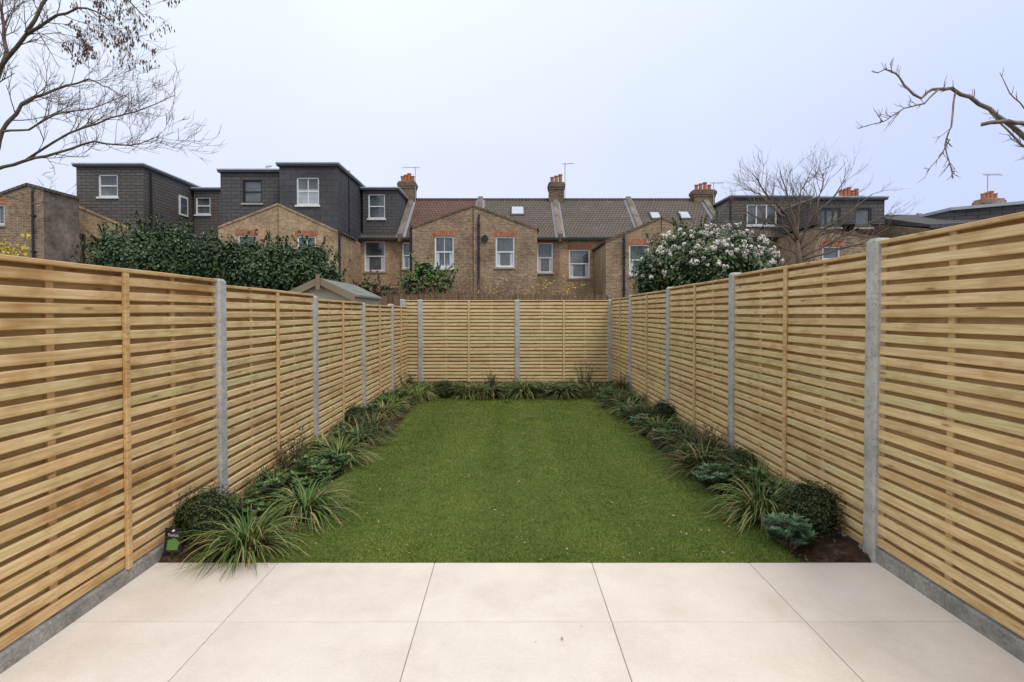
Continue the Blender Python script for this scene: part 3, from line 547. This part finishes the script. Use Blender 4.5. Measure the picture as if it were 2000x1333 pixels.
skylight(r8,1268,1290,417,431,YM,YR,ZE,ZR); skylight(r8,1324,1348,416,431,YM,YR,ZE,ZR); chimney(r8,1371,46,374,425,YR,4,14,'brick_d'); aerial(r8,1392,400,358,YR-.4,26,1); parapet(r8,XP[7],YM,YR,ZE,ZR)
r9=mainhouse('house with wide grey tile hung dormer and white casement windows, behind flowering shrub',XP[7],XP[8],YM,YR,ZE,ZR-.3,'gt',[])
YD=31.4; h=[prect(1457,1516,400,441,YD),prect(1546,1570,402,442,YD)]
dormer(r9,WX(1427,YD),WX(1580,YD),YD,YR+2,5.9,WZ(389,YD),h,'slate_l'); window(r9,h[0],YD,'case',False); window(r9,h[1],YD,'plain',False)
m=MB(); m.loft([[(WX(1427,YD)-.003,y,5.6),(WX(1427,YD)-.9,y,5.6),(WX(1427,YD)-.9,y,6.9),(WX(1427,YD)-.003,y,8.1)] for y in (YD+.1,YR)]); m.build('hung_cheek',M['slate_l'],r9)
r10=mainhouse('house with dark slate dormer above rear extension, behind bare tree on right',XP[8],XP[9],YM,YR,ZE,ZR-.3,'gt',[])
h=[prect(1600,1640,408,445,27.6),prect(1668,1700,408,445,27.6)]
dormer(r10,WX(1594,27.6),WX(1725,27.6),27.6,YR+2,6.0,WZ(392,27.6),h,'slate'); window(r10,h[0],27.6,'case',False,'darkgrey'); window(r10,h[1],27.6,'plain',False,'darkgrey'); chimney(r10,1655,52,386,420,YR+.5,5,16)
w=[prect(1605,1640,482,530,YF)]
outrig(r10,WX(1590,YF),WX(1715,YF),WZ(448,YF),WZ(468,YF),YF,YM,w,'brick','gt'); window(r10,w[0],YF)
r11=mainhouse('far right terraced house with low blue grey slate roof',22.35,27.2,YM+1,YR+1,5.6,7.7,'slate_l',[],'brick_y'); parapet(r11,27.1,YM+1,YR+1,5.6,7.7)
r12=thing('terraced_house',(24.5,22,0),'rightmost dark slate house rising above the right fence','house','terraced brick houses in the row behind')
m=MB(); xa=WX(1812,26); 
m.poly([(xa,26,-.25),(xa,26,5.6),(xa,30,6.4),(xa,33,6.4),(xa,33,-.25)]); m.quad((xa,26,-.25),(34,21,-.25),(34,21,5.6),(xa,26,5.6)); m.build('wall',M['brick'],r12)
m=MB(); m.loft([[(xa,25.9,5.5),(xa,25.9,5.7),(xa,30,6.8),(xa,30,6.4)],[(34,20.9,5.5),(34,20.9,5.7),(34,27,6.9),(34,27,6.4)]]); m.build('roof',M['slate'],r12)
m=MB(); m.loft([[(WX(1850,27),27,5.6),(WX(1850,27),27,6.55),(WX(1850,27),31,6.55),(WX(1850,27),31,5.6)],[(34,22,5.6),(34,22,7.0),(34,30,7.0),(34,30,5.6)]]); m.build('dormer',M['slate'],r12)
m=MB(); m.loft([[(WX(1848,27),26.8,6.555),(WX(1848,27),26.8,6.70),(WX(1848,27),31,6.70),(WX(1848,27),31,6.555)],[(34,21.8,7.005),(34,21.8,7.15),(34,30,7.15),(34,30,7.005)]]); m.build('fascia',M['fascia'],r12)
chimney(r12,1928,42,391,420,31,4,14); aerial(r12,1925,395,342,31,36,1)
h=[prect(712,753,472,530,31.2)]
r4=mainhouse('house with tall dark slate dormer and white shuttered window, left of red roof',-10.9,XP[3],31.2,YR,ZE,ZR-.3,'gt',h,'brick_y'); window(r4,h[0],31.2,'sash')
X1=WX(660,YF); X0=WX(548,YF); zt=WZ(327,YF)
h=[prect(581,625,348,402,YF)]; dormer(r4,X0,X1,YF-.03,YR+2,5.2,zt,h,'slate_d'); window(r4,h[0],YF-.03,'shutter',False)
h=[prect(720,753,380,428,31.15)]; dormer(r4,X1+.16,XP[3]-.25,31.15,YR+2,5.9,zt-.25,h,'slate',name='side_dormer'); window(r4,h[0],31.15,'sash',False)
w=[prect(581,618,462,520,YF-.1)]
outrig(r4,WX(545,YF-.1),WX(661,YF-.1),WZ(402,YF-.1),WZ(455,YF-.1),YF-.1,31,w,'brick_y','gt',yb2=30); window(r4,w[0],YF-.1,'shutter')
pipe(r4,683,345,590,29.0,.06); pipe(r4,665,455,590,YF); pipe(r4,700,460,590,31.2)
r3=mainhouse('house with grey hung dormer and black framed window, left neighbour of shuttered window',WX(425,30),-10.95,YM,YR,ZE,ZR-.3,'gt',[],'brick_y')
h=[prect(476,514,353,398,28.1)]; dormer(r3,WX(433,28.1),WX(546,28.1),28.1,YR+2,5.2,WZ(339,28.1),h,'slate'); window(r3,h[0],28.1,'sash',False,'black')
w=[prect(465,502,460,520,YF)]; outrig(r3,WX(428,YF),WX(545,YF)-.02,WZ(447,YF),WZ(402,YF),YF,31,w,'brick_y','gt',yb2=30); window(r3,w[0],YF,'sash'); aerial(r3,524,340,326,31,12,1)
r2=mainhouse('house with L shaped grey tile hung dormer and black downpipe, left side',-21.7,WX(438,31.2),31.2,YR,ZE,ZR-.3,'gt',[],'brick')
XS=-18.3; zt=8.75
h=[prect(195,233,342,386,YF)]; dormer(r2,WX(153,YF),XS,YF,YR+2,5.2,zt,h,'slate_l'); window(r2,h[0],YF,'sash',False)
h=[prect(384,413,386,420,31.1)]; dormer(r2,XS+.16,WX(437,31.1),31.1,YR+2,5.6,zt-.25,h,'slate_l',name='side_dormer'); window(r2,h[0],31.1,'sash',False)
m=MB(); m.box(XS+.003,XS+.06,29.9,30.7,6.9,8.0); w=m.build('window',M['white'],r2); m=MB(); m.quad((XS+.064,30.0,7.0),(XS+.064,30.6,7.0),(XS+.064,30.6,7.9),(XS+.064,30.0,7.9)); m.build('pane',M['glass'],w)
outrig(r2,WX(135,26.8),WX(262,26.8),WZ(398,26.8),WZ(452,26.8),26.8,31,[],'brick_y','gt',yb2=30)
m=MB(); m.tube([(XS+.08,27.5,8.6),(XS+.08,27.5,3)],.06,6); m.build('downpipe',M['black'],r2)
m=MB(); x=WX(166,26.7); z=WZ(455,26.7); m.tube([(WX(140,26.7),26.7,z),(x,26.7,z-.1),(x,26.7,1)],.07,6); m.build('downpipe',M['black'],r2)
r1=thing('brick_house',(-22,24,0),'brick house with grey rendered side wall at far left edge','house')
YA=24; xa,xm,xb=WX(-80,YA),WX(58,YA),WX(88,YA); m=MB(); tf=lambda x: WZ(388,YA)+(WZ(364,YA)-WZ(388,YA))*((x-WX(-10,YA))/(xm-WX(-10,YA))) if x<xm else WZ(364,YA)+(WZ(372,YA)-WZ(364,YA))*(x-xm)/(xb-xm)
wall_holes(m,xa,xb,-.25,tf,[prect(-30,12,400,440,YA)],YA,extra=[xm]); m.build('wall',M['brick'],r1); window(r1,prect(-30,12,400,440,YA),YA,'case')
m=MB(); m.quad((xb,YA,-.25),(xb,26.0,-.25),(xb,26.0,WZ(372,YA)+.1),(xb,YA,WZ(372,YA))); m.quad((xb,26,-.25),(xa,26,-.25),(xa,26,5),(xb,26,WZ(372,YA)+.1)); m.build('rendered_wall',M['render'],r1)
m=MB(); 
for (p,q) in ((xa,xm),(xm,xb+.08)): m.loft([[(p,y,tf(p)),(q,y,tf(q)),(q,y,tf(q)+.12),(p,y,tf(p)+.12)] for y in (YA-.06,26.1)])
m.build('roof',M['gt'],r1); pipe(r1,70,380,520,YA,.05)
# ------------------------------------------------------------ shed
sh=thing('garden_shed',(-2.85,8.9,0),'small garden shed with green felt roof behind the left fence','shed'); m=MB()
ax,ez,az,hw=-2.83,1.70,1.92,.52; y0,y1=8.0,9.9
m.poly([(ax-hw+.06,y0+.1,-.25),(ax+hw-.06,y0+.1,-.25),(ax+hw-.06,y0+.1,ez),(ax,y0+.1,az-.03),(ax-hw+.06,y0+.1,ez)]); m.quad((ax+hw-.06,y0+.1,-.25),(ax+hw-.06,y1,-.25),(ax+hw-.06,y1,ez),(ax+hw-.06,y0+.1,ez)); m.quad((ax-hw+.06,y1,-.25),(ax-hw+.06,y0+.1,-.25),(ax-hw+.06,y0+.1,ez),(ax-hw+.06,y1,ez)); m.build('wall',M['shedw'],sh)
m=MB(); m.loft([[(ax-hw,y,ez-.02),(ax,y,az),(ax+hw,y,ez-.02),(ax+hw,y,ez+.01),(ax,y,az+.035),(ax-hw,y,ez+.01)] for y in (y0+.03,y1)]); m.build('roof',M['felt'],sh)
for s in (-1,1):
    m=MB(); m.loft([[(ax+s*hw*1.04,y,ez-.10),(ax+s*.002,y,az-.06),(ax+s*.002,y,az+.045),(ax+s*hw*1.04,y,ez+.015)] for y in (y0,y0+.027)]); m.build('barge_board',M['barge'],sh)
m=MB(); m.box(ax-.03,ax+.03,y0-.02,y0-.002,az-.14,az+.09); m.build('finial',M['barge'],sh)
m=MB(); rg=random.Random(5); x=-2.75
while x<2.2:
    hh=1.80+.05*rg.random()+.02*math.sin(x*3); m.tube([(x,11.75+rg.uniform(-.02,.02),-.2),(x+rg.uniform(-.01,.01),11.75,hh)],.008,4); x+=.014
m.build('reed_screen',M['reed']); o=bpy.data.objects['reed_screen']; tag(o,'brown reed screen standing just behind the back fence','reed screen')
# ------------------------------------------------------------ bare trees
def grow(mb,p,d,L,r,lvl,rg,up=.12,spread=.7,kids=(2,4),m=0,tips=None,jit=.16):
    n=4; pts=[p.copy()]; rad=[r]; d=d.normalized(); q=p.copy()
    for k in range(n):
        d=(d+Vector((rg.uniform(-1,1),rg.uniform(-1,1),rg.uniform(-1,1)+up*2))*jit).normalized(); q=q+d*L/n; pts.append(q.copy()); rad.append(r*(1-.55*(k+1)/n))
    mb.tube(pts,rad,5 if r>.02 else 3,m)
    if tips is not None: tips.append(q.copy())
    if lvl<=0: return
    for k in range(rg.randint(*kids)):
        t=rg.uniform(.25,1)*n; i=min(int(t),n-1); c=pts[i].lerp(pts[i+1],t-i)
        dd=(pts[i+1]-pts[i]).normalized(); a=Vector((rg.gauss(0,1),rg.gauss(0,1),rg.gauss(0,1))); a=(a-dd*a.dot(dd)).normalized()
        s=spread*rg.uniform(.6,1.2)
        grow(mb,c,dd*math.cos(s)+a*math.sin(s)+Vector((0,0,up)),L*rg.uniform(.55,.8),max(r*.6,.0026),lvl-1,rg,up,spread,kids,m,tips,jit)
def limb(mb,pts,r0,r1,rg,ns,L,lvl,up=.1,spread=.8,kids=(2,4),tips=None,tr=None,start=.25,kr=.5):
    P=[Vector(p) for p in pts]; Q=[]
    for i in range(len(P)-1):
        for k in range(3):
            Q.append(P[i].lerp(P[i+1],k/3)+Vector((rg.uniform(-1,1),rg.uniform(-1,1),rg.uniform(-1,1)))*r0*.5*(0 if i==0 and k==0 else 1))
    Q.append(P[-1]); n=len(Q); rad=[r0+(r1-r0)*k/(n-1) for k in range(n)]; (tr or mb).tube(Q,rad,7)
    for k in range(ns):
        t=rg.uniform(start,1)*(n-1); i=min(int(t),n-2); c=Q[i].lerp(Q[i+1],t-i); dd=(Q[i+1]-Q[i]).normalized(); a=Vector((rg.gauss(0,1),rg.gauss(0,.7),rg.gauss(0,1)))
        a=(a-dd*a.dot(dd)).normalized(); s=spread*rg.uniform(.6,1.2)
        grow(mb,c,dd*math.cos(s)+a*math.sin(s)+Vector((0,0,up)),L*rg.uniform(.6,1.2),max(.0035,rad[i]*kr),lvl,rg,up,spread*.8,kids,0,tips)
def PP(px,py,Y): return (WX(px,Y),Y,WZ(py,Y))
rg=random.Random(21); T=thing('bare_tree',(WX(-75,8),8,-.25),'large bare tree with hanging seed pods rising behind the left fence','tree')
tr=MB(); tw=MB(); tips=[]
tr.tube([(WX(-75,8),8,-.25),PP(-70,560,8),PP(-45,450,8),PP(-22,380,8),PP(-8,335,8)],[.19,.15,.12,.085,.055],9)
k2=(2,3)
limb(tw,[PP(-8,335,8),PP(50,318,7.8),PP(120,300,7.7),PP(190,280,7.6),PP(260,288,7.5),PP(315,268,7.5)],.026,.005,rg,20,.44,3,.2,tr=tr,kids=k2,kr=.36)
limb(tw,[PP(-10,345,8),PP(8,260,8),PP(50,205,8),PP(115,180,8.2),PP(180,160,8.3),PP(220,175,8.3)],.036,.006,rg,22,.52,3,.15,tr=tr,kids=k2,kr=.36)
limb(tw,[PP(-30,395,8),PP(-40,250,8.2),PP(5,140,8.2),PP(60,70,8),PP(120,35,7.8),PP(180,20,7.7),PP(230,50,7.7)],.045,.006,rg,22,.48,3,.05,tips=tips,tr=tr,kids=k2,kr=.36)
limb(tw,[PP(-40,250,8.2),PP(20,110,8.4),PP(15,30,8.4),PP(-10,-60,8.4)],.04,.01,rg,15,.6,3,.15,tr=tr,kids=k2,kr=.36)
limb(tw,[PP(50,318,7.8),PP(140,262,7.6),PP(220,235,7.5),PP(290,215,7.4),PP(345,190,7.4)],.018,.004,rg,18,.36,2,.2,tr=tr,kids=k2)
limb(tw,[PP(60,70,8),PP(110,-10,8),PP(190,-30,8),PP(250,0,8),PP(290,40,8)],.028,.006,rg,18,.34,2,-.12,tips=tips,tr=tr,kids=k2,kr=.4)
limb(tw,[PP(8,260,8),PP(60,255,7.9),PP(120,225,7.9),PP(190,215,7.8),PP(250,190,7.8)],.018,.004,rg,17,.38,2,.15,tr=tr,kids=k2)
limb(tw,[PP(-22,380,8),PP(20,385,8),PP(70,400,7.9),PP(120,390,7.8)],.012,.003,rg,9,.34,2,.1,tr=tr,kids=k2)
tr.build('trunk',M['bark'],T,smooth=True); tw.build('branches',M['twig'],T)
pd=MB()
for q in tips:
    px=q.x/q.y*F+CX; py=HY-(q.z-CH)/q.y*F
    if rg.random()<.34 and py<130 and px>130:
        for k in range(rg.randint(5,10)): leafq(pd,q+Vector((rg.uniform(-.04,.04),rg.uniform(-.04,.04),rg.uniform(-.08,.02))),Vector((rg.uniform(-1,1),rg.uniform(-1,1),.2)),.06,.02,0,rg,tan=Vector((0,0,-1)))
if pd.v: pd.build('seed_pods',M['pod'],T)
rg=random.Random(4); T=thing('bare_tree',(5.75,5.1,-.25),'gnarled bare tree reaching in from right with drooping cut branches','tree'); tr=MB(); tw=MB(); Yq=5.0
tr.tube([(5.75,5.1,-.25),(5.7,5.1,1.5),(5.45,5.05,2.7),PP(2070,330,5.0)],[.16,.13,.08,.04],9)
limb(tw,[PP(2070,330,Yq),PP(2000,272,Yq),PP(1955,240,Yq),PP(1905,205,Yq),PP(1850,178,Yq),PP(1818,175,Yq),PP(1790,196,Yq),PP(1762,168,Yq),PP(1735,140,Yq),PP(1697,144,Yq)],.026,.004,rg,18,.11,1,.25,tr=tr,kids=(0,2),kr=.35)
limb(tw,[PP(1830,176,Yq),PP(1800,205,4.9),PP(1760,215,4.9),PP(1725,238,4.85),PP(1672,254,4.8)],.008,.003,rg,16,.11,1,.25,tr=tr,kids=(1,2))
limb(tw,[PP(1860,182,Yq),PP(1852,250,4.9),PP(1840,285,4.9),PP(1852,330,4.85),PP(1858,350,4.85)],.009,.003,rg,15,.10,1,.0,tr=tr,kids=(0,2))
limb(tw,[PP(1850,275,4.9),PP(1830,310,4.9),PP(1805,338,4.9)],.006,.0025,rg,6,.08,1,.0,tr=tr,kids=(0,1))
limb(tw,[PP(2060,262,Yq),PP(2000,246,4.95),PP(1960,238,4.9),PP(1912,246,4.9)],.022,.017,rg,3,.08,0,.2,tr=tr,kr=.2)
limb(tw,[PP(2040,250,5.1),PP(1995,215,5.1),PP(1965,185,5.1),PP(1945,146,5.1)],.008,.003,rg,4,.09,0,.3,tr=tr)
limb(tw,[PP(2030,300,4.9),PP(1995,290,4.9),PP(1975,270,4.9),PP(1930,225,4.9)],.014,.006,rg,11,.10,1,.1,tr=tr,kids=(0,2),kr=.35)
limb(tw,[PP(2050,250,5.1),PP(2010,285,5.0),PP(1998,330,4.95)],.014,.007,rg,6,.10,1,.1,tr=tr,kids=(0,2),kr=.35)
M['mossbark']=mnoisy('lichened_bark',[(.3,(.15,.115,.085)),(.55,(.25,.205,.155)),(.75,(.38,.36,.28))],ns=14,bst=.5)
tr.build('trunk',M['mossbark'],T,smooth=True); tw.build('branches',M['twig'],T)
rg=random.Random(31); Yt=18; T=thing('bare_tree',(WX(1560,Yt),Yt,-.25),'bare spreading tree in front of the grey dormer houses, right of flowering shrub','tree'); tr=MB(); tw=MB()
tr.tube([(WX(1562,Yt),Yt,-.25),PP(1566,560,Yt),PP(1560,510,Yt),PP(1556,470,Yt)],[.14,.11,.095,.06],8)
TL=[((1556,470),(1530,425),(1500,385),(1462,345)),((1556,475),(1520,450),(1480,430),(1448,405)),((1556,470),(1545,420),(1530,370),(1520,335)),((1556,470),(1562,420),(1570,370),(1575,342)),((1558,480),(1590,430),(1620,385),(1640,350)),((1560,490),(1610,450),(1650,420),(1700,380)),((1562,505),(1620,475),(1680,445),(1742,418)),((1560,500),(1530,480),(1490,470),(1455,455)),((1590,430),(1600,390),(1605,360),(1610,338)),((1562,510),(1640,490),(1690,470),(1735,440)),((1530,425),(1505,410),(1480,385),(1455,370))]
for pts in TL:
    dy=rg.uniform(-1.2,1.2); limb(tw,[PP(a+rg.uniform(-8,8)*(k>0),b+rg.uniform(-8,8)*(k>0),Yt+dy*k/3) for k,(a,b) in enumerate(pts)],.042,.013,rg,14,.7,2,.16,.8,(2,3),tr=tr,start=.15,kr=.45)
tr.build('trunk',M['greytwig'],T,smooth=True); tw.build('branches',M['greytwig'],T)
# ------------------------------------------------------------ shrubs behind the fences
def stem(root,x,y,h,r=.06):
    m=MB(); m.tube([(x,y,-.25),(x+.05,y,h*.4),(x,y,h)],[r,r*.8,r*.5],7); m.build('trunk',M['bark'],root)
def shrub(label,clumps,L,mk,seed,dens=900,flowers=None,name='evergreen_shrub',W=.5,loose=0):
    rg=random.Random(seed); c0=clumps[0]; root=thing(name,(c0[0],c0[1],-.25),label,'shrub'); m=MB()
    for (x,y,z,rx,ry,rz) in clumps:
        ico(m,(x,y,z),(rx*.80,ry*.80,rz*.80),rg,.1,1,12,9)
        cloud(m,(x,y,z),(rx,ry,rz),int(dens*rx*rz*4),L,rg,lump=.15,lo=.80,hi=1.1,W=W)
        cloud(m,(x,y,z),(rx,ry,rz),int(dens*rx*rz*.6),L,rg,lump=.2,lo=1.05,hi=1.26,W=W)
        for k in range(int(loose*rx)):
            a=rg.uniform(-2.6,2.6); d=Vector((math.sin(a)*.9,rg.uniform(-.8,.3),abs(math.cos(a))+.15)).normalized(); p=Vector((x+d.x*rx,y+d.y*ry,z+d.z*rz)); L2=rg.uniform(.18,.42)
            dd=(d+Vector((rg.uniform(-.4,.4),0,.5))).normalized(); m.tube([p-dd*.1,p+dd*L2],[.008,.004],3,1)
            for j in range(int(L2*80)): 
                q=p+dd*L2*rg.uniform(0,1.05); aa=rg.uniform(0,6.28); leafq(m,q,Vector((math.cos(aa),math.sin(aa),.8)),L*rg.uniform(.7,1),L*W*.8,0,rg,tan=Vector((math.cos(aa),math.sin(aa),.3)))
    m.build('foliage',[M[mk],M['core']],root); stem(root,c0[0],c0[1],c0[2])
    if flowers:
        m=MB()
        for (x,y,z,rx,ry,rz) in clumps:
            for k in range(int(flowers*rx*rz)):
                d=Vector((rg.gauss(.35,1),rg.gauss(-.5,1),rg.gauss(.5,.8))).normalized()
                if mnoise.noise(d*3+Vector((x,y,z)))<-.12: continue
                q=rg.uniform(1.03,1.11)*(1+.15*2*mnoise.noise(d*2.6+Vector((x,y,z))*3.1)); c=Vector((x+d.x*rx*q,y+d.y*ry*q,z+d.z*rz*q)); s=rg.uniform(.028,.052)
                for j in range(20):
                    e=Vector((rg.gauss(0,1),rg.gauss(0,1),rg.gauss(0,1))).normalized(); e=(e+d*.8).normalized(); leafq(m,c+e*s,e,s*.75,s*.65,0,rg)
        m.build('flowers',M['flower'],root)
    return root
def cl(px,py,Y,rp,rpz=None,ry=None):
    r=rp/F*Y; return (WX(px,Y),Y,WZ(py,Y),r,ry or r*.8,(rpz or rp)/F*Y)
shrub('big rounded dark evergreen shrub behind the left fence, leftmost',[cl(280,520,12,85,66),cl(340,502,12.2,58,50),cl(240,512,12,48,56),cl(222,480,12,30,20),cl(290,468,12.1,34,22),cl(340,462,12.1,28,18),cl(200,545,12,28,50),cl(392,522,12.3,46,44)],.088,'laurel',51,1250,loose=16)
shrub('long dark evergreen hedge shrub behind the left fence, beside garden shed',[cl(520,540,11.5,75,56),cl(435,522,11.8,50,48),cl(590,538,11.3,60,52),cl(490,500,11.6,36,26),cl(615,500,11.4,28,20),cl(642,562,11.2,30,44),cl(555,502,11.4,34,24),cl(455,492,11.6,26,20)],.088,'laurel',52,1250,loose=16)
shrub('large flowering evergreen shrub with pale pink blossom behind the right fence',[cl(1370,530,10,112,70,1.0),cl(1330,510,10,72,52),cl(1415,505,10,78,54),cl(1480,525,10.1,42,42),cl(1360,480,10.1,60,34),cl(1270,545,10,34,46),cl(1420,478,10.1,46,24)],.07,'vib',53,1500,flowers=230,name='flowering_shrub',loose=6)
shrub('fresh green leafy shrub below the red roofed house',[cl(835,560,15,36,30),cl(830,532,15,22,22),cl(862,556,15,28,18),cl(806,560,15,26,22),cl(850,540,15,22,14)],.11,'bright',54,480,name='leafy_shrub',loose=10)
shrub('green and red leaved shrub right of the shed roof',[cl(725,568,13,38,20),cl(700,573,13,26,22),cl(760,572,13.4,24,14)],.09,'red',55,700,name='leafy_shrub',loose=10)
def twiggy(px,py,Y,wp,hp,label,seed,n=40,mk='twig',flow=None,name='bare_shrub',fs=.05,L=.38):
    rg=random.Random(seed); x0=WX(px,Y); root=thing(name,(x0,Y,-.25),label,'shrub'); m=MB(); tips=[]; W=wp/F*Y; zt=WZ(py-hp,Y)
    for k in range(n):
        f=rg.uniform(-1,1); p=Vector((x0+f*W*.5,Y+rg.uniform(-.3,.3),.1)); h=zt*rg.uniform(.75,1.0); top=Vector((x0+f*W,Y+rg.uniform(-.5,.5),h)); m.tube([p,p.lerp(top,.5),top],[.014,.010,.006],3)
        for j in range(5):
            grow(m,p.lerp(top,rg.uniform(.7,1)),Vector((rg.uniform(-1,1),rg.uniform(-.5,.5),rg.uniform(-.2,.8))),L,.005,2,rg,.0,.8,(1,3),0,tips)
    m.build('branches',M[mk],root)
    if flow:
        m=MB()
        for q in tips:
            if rg.random()<flow:
                for j in range(4): leafq(m,q+Vector((rg.uniform(-.05,.05),rg.uniform(-.05,.05),rg.uniform(-.05,.05))),Vector((rg.uniform(-1,1),-1,rg.uniform(-1,1))),fs,fs*.7,0,rg)
        m.build('flowers',M['yellow'],root)
M['redtwig']=mnoisy('reddish_twig',[(.3,(.16,.085,.055)),(.7,(.30,.19,.12))],ns=3)
twiggy(800,580,12.6,55,12,'tangle of bare brown stems above the left part of back fence',61,40,'redtwig')
twiggy(885,580,12.8,40,26,'bare twiggy shrub beside the fresh green shrub, behind back fence',62,26,'redtwig')
twiggy(985,585,16,70,32,'wide bare twiggy climber in front of the centre house wall',63,34,'redtwig')
twiggy(1070,580,14,45,20,'bare shrub with a few yellow flowers behind back fence',64,24,'redtwig',.12,'flowering_shrub',.04)
twiggy(955,590,12.4,30,20,'small bare shrub dotted with yellow blossom behind the middle of back fence',66,14,'redtwig',.05,'flowering_shrub',.035)
twiggy(4,500,9,18,30,'yellow blossoming shrub above the left fence at left edge',65,22,'twig',.95,'flowering_shrub',.06,.14)
# ------------------------------------------------------------ world, sun, camera
w=bpy.data.worlds.new('World'); bpy.context.scene.world=w; w.use_nodes=True; nt=w.node_tree; bg=nt.nodes['Background']
sk=N(nt,'ShaderNodeTexSky',sky_type='NISHITA'); sk.sun_disc=False; sk.sun_elevation=R(55); sk.sun_rotation=R(142); sk.air_density=1.0; sk.dust_density=3
sc=mix(nt,sk.outputs[0],(.1,.1,.1),1.0,'MULTIPLY')
tc=N(nt,'ShaderNodeTexCoord'); sp=N(nt,'ShaderNodeSeparateXYZ'); lk(nt,tc.outputs['Generated'],sp.inputs[0])
g1=ramp(nt,sp.outputs[2],[(0,(.64,.68,.85)),(.28,(.67,.725,.90)),(.5,(.76,.825,.95)),(1,(.84,.86,.93))])
mr=N(nt,'ShaderNodeMapRange'); mr.inputs[1].default_value=-.75; mr.inputs[2].default_value=.75; lk(nt,sp.outputs[0],mr.inputs[0])
g2=ramp(nt,mr.outputs[0],[(0,(1.03,1.03,1.0)),(.35,(1.06,1.05,1.01)),(.7,(.94,.96,.99)),(1,(.80,.85,.965))])
ov=mix(nt,g1,g2,1.0,'MULTIPLY')
nz=N(nt,'ShaderNodeTexNoise'); nz.inputs['Scale'].default_value=1.6; nz.inputs['Detail'].default_value=4; lk(nt,tc.outputs['Generated'],nz.inputs['Vector'])
ov=mix(nt,ov,ramp(nt,nz.outputs['Fac'],[(.35,(.96,.965,.98)),(.65,(1.03,1.025,1.01))]),1.0,'MULTIPLY')
lk(nt,mix(nt,sc,ov,.92),bg.inputs[0]); bg.inputs[1].default_value=1.22
sl=bpy.data.lights.new('sun','SUN'); sl.energy=1.5; sl.angle=R(18); sl.color=(1,.92,.81); so=bpy.data.objects.new('sun',sl); C.objects.link(so)
d=Vector((.35,-.45,.85)); so.rotation_euler=d.to_track_quat('Z','Y').to_euler()
cam=bpy.data.cameras.new('camera'); co=bpy.data.objects.new('camera',cam); C.objects.link(co); cam.sensor_width=36; cam.lens=36*F/2000; co.location=(0,0,CH); co.rotation_euler=(R(89),0,0)
cam.shift_x=.004; cam.shift_y=-(54.5-F*math.tan(R(1)))/2000; cam.clip_end=2000; cam.clip_start=.05
S=bpy.context.scene; S.camera=co; S.view_settings.view_transform='Standard'; S.view_settings.look='None'; S.view_settings.exposure=0
